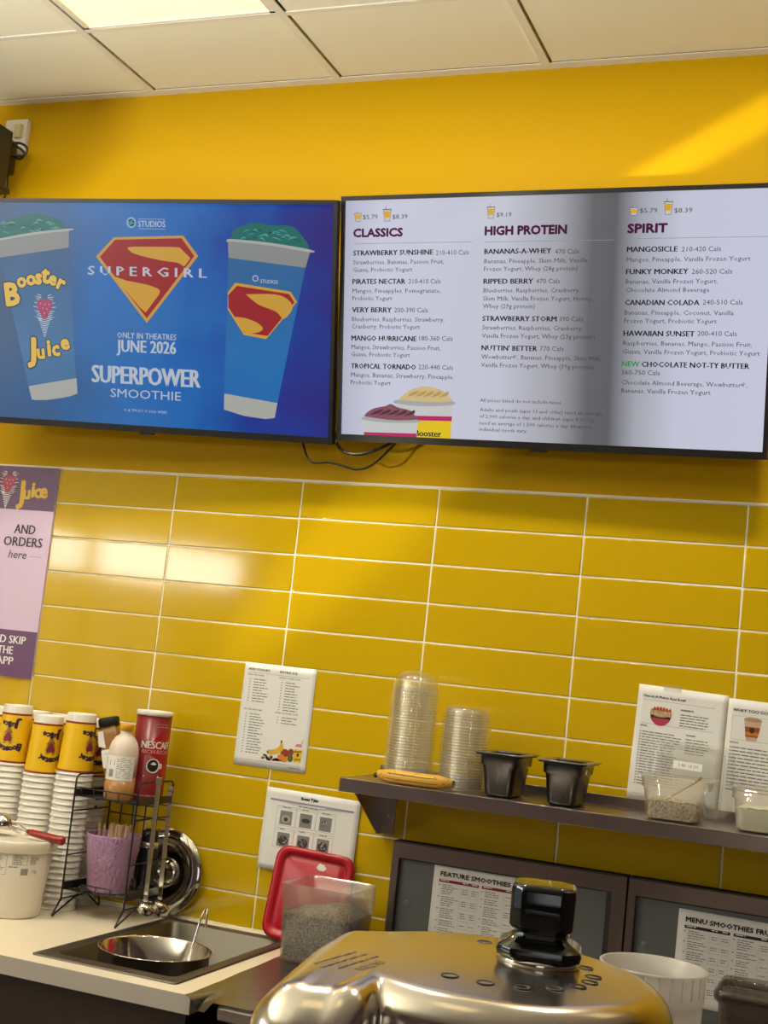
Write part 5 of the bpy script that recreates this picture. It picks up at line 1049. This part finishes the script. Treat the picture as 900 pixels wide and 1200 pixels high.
def recipe_table(x, z, rot, title, label, ink):
    o, fn = sheet('recipe_sheet', label, x, z, .3580, .2160, rot, 'paper_lam', 0, -.0480)
    MB().text(title, .018, .318 if 'FEATURE' in title else .285, -.0270, .0105, 0, .065, 0, fn).build('heading', ink, o)
    for c_ in range(3):
        x0 = .016 + c_ * .112; m = MB(); m.rect(x0, x0 + .104, -.0420, -.0350, 0, 0, fn); m.build('column_bar', ink, o)
        for dx_, w_ in ((.062, .014), (.086, .014), (.004, .022)): m = MB(); lines(m, x0 + dx_, -.0362, w_, 1, .01, .0030, fnk(fn, 1), 0, None, 0); m.build('bar_word', 'paper', o)
        m = MB(); zz = -.0470
        while zz > -.192:
            k = rl.randint(3, 5); lines(m, x0 + .009, zz, .046, k, .0052, .0024, fn, 0, None, .5); m.rect(x0, x0 + .003, zz - .003, zz, 0, 0, fn)
            for cx in (.062, .086): lines(m, x0 + cx, zz - .0052, .016, max(1, k - 2), .0052, .0024, fn, 0, None, .2)
            for cx in (.058, .081, .104): m.rect(x0 + cx, x0 + cx + .0004, zz - k * .0052 + .002, zz - .003, 0, 0, fn)
            m.rect(x0 + .058, x0 + .104, zz - k * .0052 + .0016, zz - k * .0052 + .0020, 0, 0, fn)
            zz -= k * .0052 + .0030
        m.build('recipe_column', 'ink_grey', o)
recipe_table(1.3070, 1.1610, .006, 'FEATURE SMOOTHIES FRUIT RECIPE', 'feature smoothies fruit recipe sheet with maroon column bars', 'ink_red')
recipe_table(1.9165, 1.1490, .012, 'MENU SMOOTHIES FRUIT RECIPE', 'menu smoothies fruit recipe sheet with black column bars', 'ink')
# thin steel sheet bridging the joint
o = thing('joint_sheet', 'crumpled thin steel sheet laid over the joint beside the cream worktop', 'metal sheet', (0, 0, CZ)); m = MB(); vs = []; fs = []; n0, n1 = 10, 26; rnd = random.Random(3)
for i in range(n0 + 1):
    for j in range(n1 + 1):
        u, v = i / n0, j / n1; y = -.728 + .560 * v; x = .982 + (1.165 - .982) * u + (.020 * (1 - v) if u < .3 else 0)
        zz = .0020 + .0010 * math.sin(9 * v + 5 * u) ** 2 + .0006 * rnd.random()
        if v < .10 and CX1 + .018 < x < PTX0 - .022: zz = .0020 - ((.10 - v) / .10) ** 1.4 * .022
        elif v < .10 and x <= CX1: zz = .0020 + .004 * (.10 - v) / .10
        vs.append((x, y, zz))
for i in range(n0):
    for j in range(n1): a = i * (n1 + 1) + j; fs.append((a, a + n1 + 1, a + n1 + 2, a + 1))
m.add(vs, fs, 0, True); m.build('sheet', mat('thin crumpled steel', (.30, .28, .25), .30, 1.0, bump=(18, .35, .004)), o)

# ------------------------------------------------------------------ red lid, box of seeds, bucket, clear jar
o = thing('box_lid', 'red square plastic lid leaning on the tiles behind the seed box', 'lid', (.9640, -.0580, CZ + .0055), (-.165, 0.035, 0)); a, h = .1110, .2380; m = MB(); m.X = Matrix.Rotation(PI / 2, 4, 'X')
m.loft([lp(rrect(-a, a, 0, h, .036, 8), -.010), lp(rrect(-a, a, 0, h, .036, 8), .004), lp(rrect(-a + .006, a - .006, .006, h - .006, .032, 8), .006), lp(rrect(-a + .016, a - .016, .016, h - .016, .026, 8), .006), lp(rrect(-a + .020, a - .020, .020, h - .020, .024, 8), -.003), lp(rrect(-a + .026, a - .026, .026, h - .026, .020, 8), -.004), lp(rrect(-a + .032, a - .032, .032, h - .032, .018, 8), -.001)], True, True); m.build('lid_panel', 'red_pl', o)
m = MB(); m.poly([(.006, .196), (.014, .190), (.028, .190), (.035, .198), (.026, .206), (.012, .207)], -.0020 + .001, 0, lambda x, z: (x, .0004, z)); m.build('torn_label', 'paper', o)
BX0, BX1, BY0, BY1 = .984, 1.178, -.266, -.072
o = thing('storage_box', 'milky square box half full of brown seeds', 'storage box', ((BX0 + BX1) / 2, (BY0 + BY1) / 2, CZ + .0030)); a = .097; H_ = .186
q = lambda e, r, z: lp(rrect(-a + e, a - e, -a + e, a - e, r, 5), z)
m = MB(); m.loft([q(.016, .016, 0), q(.012, .018, .003), q(.006, .020, .128), q(.0045, .020, .132), q(.0035, .020, H_ - .005), q(.001, .020, H_ - .004), q(0, .020, H_ - .001), q(.0015, .020, H_), q(.0055, .018, H_ - .001), q(.0060, .018, .132), q(.0085, .018, .126), q(.0150, .016, .006)], True, True); m.build('box_wall', 'milky', o)
M['chia'] = speckle('brown chia seeds', (0.20, 0.15, 0.105), (0.38, 0.30, 0.22), (0.07, 0.05, 0.035), 330)
m = MB(); m.loft([q(.0162, .016, .0065), q(.0094, .017, .115)], True, False); ztop = .1165
vs = []; fs = []; n = 18; g0 = a - .0105
for i in range(n + 1):
    for j in range(n + 1): u, v = i / n * 2 - 1, j / n * 2 - 1; edge = max(abs(u), abs(v)); vs.append((u * g0 * .995, v * g0 * .995, .114 + (1 - edge ** 4) * (.016 + .012 * u + .005 * math.sin(4 * u + 2 * v)) ))
for i in range(n):
    for j in range(n): b_ = i * (n + 1) + j; fs.append((b_, b_ + n + 1, b_ + n + 2, b_ + 1))
m.add(vs, fs, 0, True); f = m.build('seeds', 'chia', o); f['kind'] = 'stuff'
m = MB(); m.rbox(-.010, .010, -.004, .004, 0, .016, .002); c_ = m.build('scoop_tip', 'milky', o); c_.location = (.030, -.030, .130)
o = thing('round_container', 'white translucent round container behind the steel juicer', 'container', (1.9530, -.6050, CZ)); R_ = .1010; H_ = .2150
m = MB(); m.lathe([(0, 0), (R_ - .012, 0), (R_ - .007, .006), (R_ - .003, H_ - .060), (R_ - .001, H_ - .058), (R_, H_ - .006), (R_ + .0032, H_ - .005), (R_ + .0036, H_ - .001), (R_ + .0020, H_), (R_ - .0018, H_ - .001), (R_ - .0030, H_ - .058), (R_ - .0095, .010), (0, .004)], 64); m.build('container_wall', 'bucket', o)
m = MB()
for k in range(9):
    t_ = -PI / 2 + .62 + (k - 4.5) * .24; c_, s_ = math.cos(t_), math.sin(t_); m.tube([((R_ + .0002) * c_, (R_ + .0002) * s_, H_ - .006), ((R_ - .0005) * c_, (R_ - .0005) * s_, H_ - .045)], .0012, 6)
m.build('rim_ribs', 'bucket', o)
o = thing('blender_jar', 'smoky clear plastic jar in the bottom right corner', 'jar', (2.1650, -.5600, CZ)); a = .0900; H_ = .1900
q = lambda e, r, z: lp(rrect(-a + e, a - e, -a + e, a - e, r, 6), z)
m = MB(); m.loft([q(.020, .02, 0), q(.014, .022, .004), q(.006, .024, .170), q(0, .024, .180), q(0, .024, H_ - .002), q(.0015, .024, H_), q(.0045, .022, H_ - .002), q(.005, .022, .180), q(.011, .022, .168), q(.018, .02, .008)], True, True); m.build('jar_wall', 'clear_dark', o)
m = MB(); m.loft([q(.0005, .024, .176), q(-.003, .026, .182), q(-.003, .026, .192), q(.0005, .024, .197)], False, False); m.build('collar', 'clear_dark', o)
m = MB(); m.tube(roundpath([(a - .004, -.02, .165), (a + .045, -.02, .160), (a + .045, -.02, .060), (a - .012, -.02, .050)], .02, 4), .010, 10); m.build('handle', 'clear_dark', o)
m = MB(); m.X = Matrix.Translation((-.01, -a + .0035, .110)) @ Matrix.Rotation(PI / 2 + .045, 4, 'X'); m.lathe([(.0115, .0008), (.0125, .0016), (.0135, .0008)], 24, (0, 0, 0)); m.build('moulded_mark', 'black_matt', o)

# ------------------------------------------------------------------ juicer on the service counter in front
JZ = 1.400; CXJ, CYJ = 2.075, -2.235
LOBE = [(1.946, -2.200), (1.980, -2.388), (2.000, -2.382), (2.010, -2.250), (2.015, -2.150)]
def sd_poly(px, py, V):
    d = 1e9; ins = True; n = len(V)
    for i in range(n):
        ax, ay = V[i]; bx, by = V[(i + 1) % n]; ex, ey = bx - ax, by - ay; wx, wy = px - ax, py - ay
        t_ = max(0, min(1, (wx * ex + wy * ey) / (ex * ex + ey * ey))); d = min(d, math.hypot(wx - ex * t_, wy - ey * t_))
        if ex * wy - ey * wx < 0: ins = False
    return -d if ins else d
def sdf(px, py):
    A_ = math.hypot(px - CXJ, py - CYJ) - .117; B_ = sd_poly(px, py, LOBE); k = .006; h = max(k - abs(A_ - B_), 0) / k
    return min(A_, B_) - h * h * k * .25
M['etch'] = mat('etched brown lettering', (.16, .11, .05), .5)
def juicer():
    o = thing('juicer', 'polished metal juicer cover with a black knob, in front', 'juicer', (CXJ, CYJ, .92)); RR = .055
    c0 = (1.996, -2.268); N = 260; dirs = [(math.cos(2 * PI * k / N), math.sin(2 * PI * k / N)) for k in range(N)]
    def radius(k):
        a_ = math.degrees(math.atan2(dirs[k][1], dirs[k][0])); sm = lambda e: max(0, min(1, e)) ** 2 * (3 - 2 * max(0, min(1, e)))
        w_ = sm((-73 - a_) / 7) if a_ > -140 else 1.0 if a_ < 0 else 0.0
        if a_ < -150 or a_ > 100: w_ = 1 - sm(((a_ % 360) - 100) / -80.0 + 1.0) if a_ > 0 else 1.0
        return .027 + .016 * w_
    RK = [radius(k) for k in range(N)]
    def contour(dd):
        out = []
        for k, (dx, dy) in enumerate(dirs):
            lo, hi = 0.0, 0.6; d = dd if not isinstance(dd, list) else dd[k]
            for _ in range(34):
                mid = (lo + hi) / 2
                if sdf(c0[0] + dx * mid, c0[1] + dy * mid) < d: lo = mid
                else: hi = mid
            out.append((c0[0] + dx * lo - CXJ, c0[1] + dy * lo - CYJ))
        return out
    base = JZ - .92; loops = []; K = 14; fl = contour(0.0)
    def crown(x, y): return -.018 * ((x + .02) ** 2 + y * y) / .15 ** 2 * .35
    for s_ in (.02, .25, .5, .72, .88, 1.0):
        P_ = [((c0[0] - CXJ) * (1 - s_) + p[0] * s_, (c0[1] - CYJ) * (1 - s_) + p[1] * s_) for p in fl]; loops.append([(x, y, base + crown(x, y)) for x, y in P_])
    for k in range(1, K + 1):
        t_ = PI / 2 * k / K; P_ = contour([r * math.sin(t_) for r in RK]); loops.append([(x, y, base + crown(*fl[i]) - RK[i] * (1 - math.cos(t_))) for i, (x, y) in enumerate(P_)])
    P_ = contour(RK); loops.append([(x, y, base - .110) for x, y in P_]); P2 = contour([r + .004 for r in RK]); loops.append([(x, y, base - .112) for x, y in P2]); loops.append([(x, y, base - .120) for x, y in P2])
    m = MB(); m.loft(loops, True, True); m.build('cover', 'alu', o)
    m = MB(); b0 = contour([r - .012 for r in RK]); m.loft([[(x, y, .02) for x, y in b0], [(x, y, base - .119) for x, y in b0]], True, True); m.build('housing', 'chrome', o)
    for dx in (-.08, .08):
        for dy in (-.10, .06): m = MB(); m.lathe([(.016, 0), (.016, .021), (0, .021)], 14, (dx - .02, dy, 0)); m.build('foot', 'black_matt', o)
    for t_ in (-100, -79.5, -59, -39, -20, -3.5, 13, 36, 113):
        r_ = math.radians(t_); x, y = .079 * math.cos(r_), .079 * math.sin(r_); zc = base + crown(x, y)
        m = MB(); m.lathe([(0, -.0012), (.0054, -.0012), (.0058, .0006), (.0066, .0007), (.0072, .0001)], 20, (x, y, zc)); m.build('vent_hole', ['tin_dark'], o)
    kx, ky = .028, .031; kz = base + crown(kx, ky)
    m = MB(); m.lathe([(0, 0), (.034, -.001), (.0355, .002), (.0345, .0050), (0, .0050)], 40, (kx, ky, kz)); m.build('knob_washer', 'chrome', o)
    def octo(r, z, rot=.20):
        out = []; c = .60
        for k in range(4):
            for (u, v) in ((1, -c), (1, -c + .1), (1, c - .1), (1, c), (1 - .04, c + .07), (c + .07, 1 - .04)):
                a = rot + PI / 2 * k; out.append((kx + r * (u * math.cos(a) - v * math.sin(a)), ky + r * (u * math.sin(a) + v * math.cos(a)), kz + z))
        return out
    m = MB(); m.loft([octo(r, z) for z, r in ((.005, .0315), (.0060, .0335), (.0105, .0348), (.0135, .0340), (.0160, .0305), (.0180, .0268), (.0210, .0222), (.0245, .0208), (.0265, .0216), (.0280, .0246), (.0298, .0260), (.0570, .0266), (.0610, .0258), (.0630, .0236), (.0634, .0205))], True, True); kn = m.build('knob', 'bakelite', o)
    md = kn.modifiers.new('edges', 'EDGE_SPLIT'); md.split_angle = math.radians(38)
    # engraved caution text, read from the machine's left
    ax = Vector((-.22, -.975)); ay = Vector((.975, -.22)); org = Vector((1.978 - CXJ, -2.268 - CYJ))
    fn = lambda a, b: (lambda v: (v.x, v.y, base + crown(v.x, v.y) + .0004))(org + ax * a + ay * b)
    m = MB(); m.text('CAUTION', .034, .066, .030, .0080, 0, .03, 0, fn); m.build('caution_word', 'etch', o)
    m = MB(); lines(m, .020, .022, .075, 3, .0105, .0026, fn, 0, None, .25); m.build('caution_print', 'etch', o)
juicer()
o = thing('service_counter', 'front service counter carrying the metal juicer, below the frame', 'counter', (2.1, -2.30, 0))
m = MB(); m.rbox(-1.0, 1.2, -.36, .36, .88, .92, .004); m.build('counter_top', 'darkwood', o); m = MB(); m.box(-.97, 1.17, -.32, .32, 0, .88); m.build('counter_base', 'darkwood', o)

# ------------------------------------------------------------------ speaker at the top left, cables under the screens
o = thing('wall_speaker', 'black box on a white wall plate at the top left corner', 'speaker', (-.3630, -.250, 2.920))
m = MB(); m.rbox(-.19, .148, -.085, .085, .016, .196, .005); m.build('case', 'black_matt', o)
m = MB(); m.rbox(-.19, .163, -.090, .090, 0, .0175, .004); m.build('base_flange', 'black_matt', o)
m = MB(); m.rbox(-.012, .0715, .236, .2575, .195, .310, .003); m.build('wall_plate', 'tub_white', o)
m = MB(); m.tube([(-.03, .06, .10), (-.03, .150, .17), (-.03, .240, .215)], .016, 10); m.build('arm', 'black_matt', o)
m = MB(); m.rbox(.022, .070, .120, .212, .110, .218, .006); m.build('power_supply', 'black', o)
M['latch'] = mat('yellowed plastic cover', (.62, .54, .30), .4); m = MB(); m.rbox(.033, .059, .222, .238, .245, .290, .003); m.build('plate_cover', 'latch', o)
for k, pts in enumerate(([(.058, .15, .185), (.085, .19, .210), (.108, .205, .198), (.100, .20, .172), (.070, .16, .165), (.058, .15, .188)], [(.060, .14, .185), (.080, .19, .198), (.100, .205, .182), (.085, .20, .162), (.062, .15, .182)])):
    m = MB(); m.tube(smoothpath(pts, 5), .004, 8); m.build('cable_loop', 'black', o)
m = MB(); m.tube(smoothpath([(.062, .19, .115), (.066, .19, .05), (.064, .17, -.01), (.070, .12, -.048), (.080, .07, -.038), (.085, .03, .003)], 6), .0028, 8); m.build('hanging_cable', 'black', o)
m = MB(); m.tube(smoothpath([(.80, -.055, 2.262), (.815, -.060, 2.215), (.85, -.075, 2.165), (.90, -.07, 2.165), (.945, -.07, 2.158), (.985, -.068, 2.150), (1.030, -.060, 2.170), (1.085, -.045, 2.238), (1.095, -.040, 2.262)], 6), .0030, 8); tag(m.build('power_cable', 'black'), 'longer black cable looping lowest between the two screens', 'cable')
m = MB(); m.tube(smoothpath([(.905, -.060, 2.250), (.915, -.062, 2.222), (.945, -.078, 2.196), (.99, -.085, 2.188), (1.035, -.085, 2.200), (1.075, -.070, 2.225), (1.105, -.060, 2.250)], 6), .0045, 8); tag(m.build('power_cable', 'black'), 'shorter thicker black cable hanging between the two screens', 'cable')
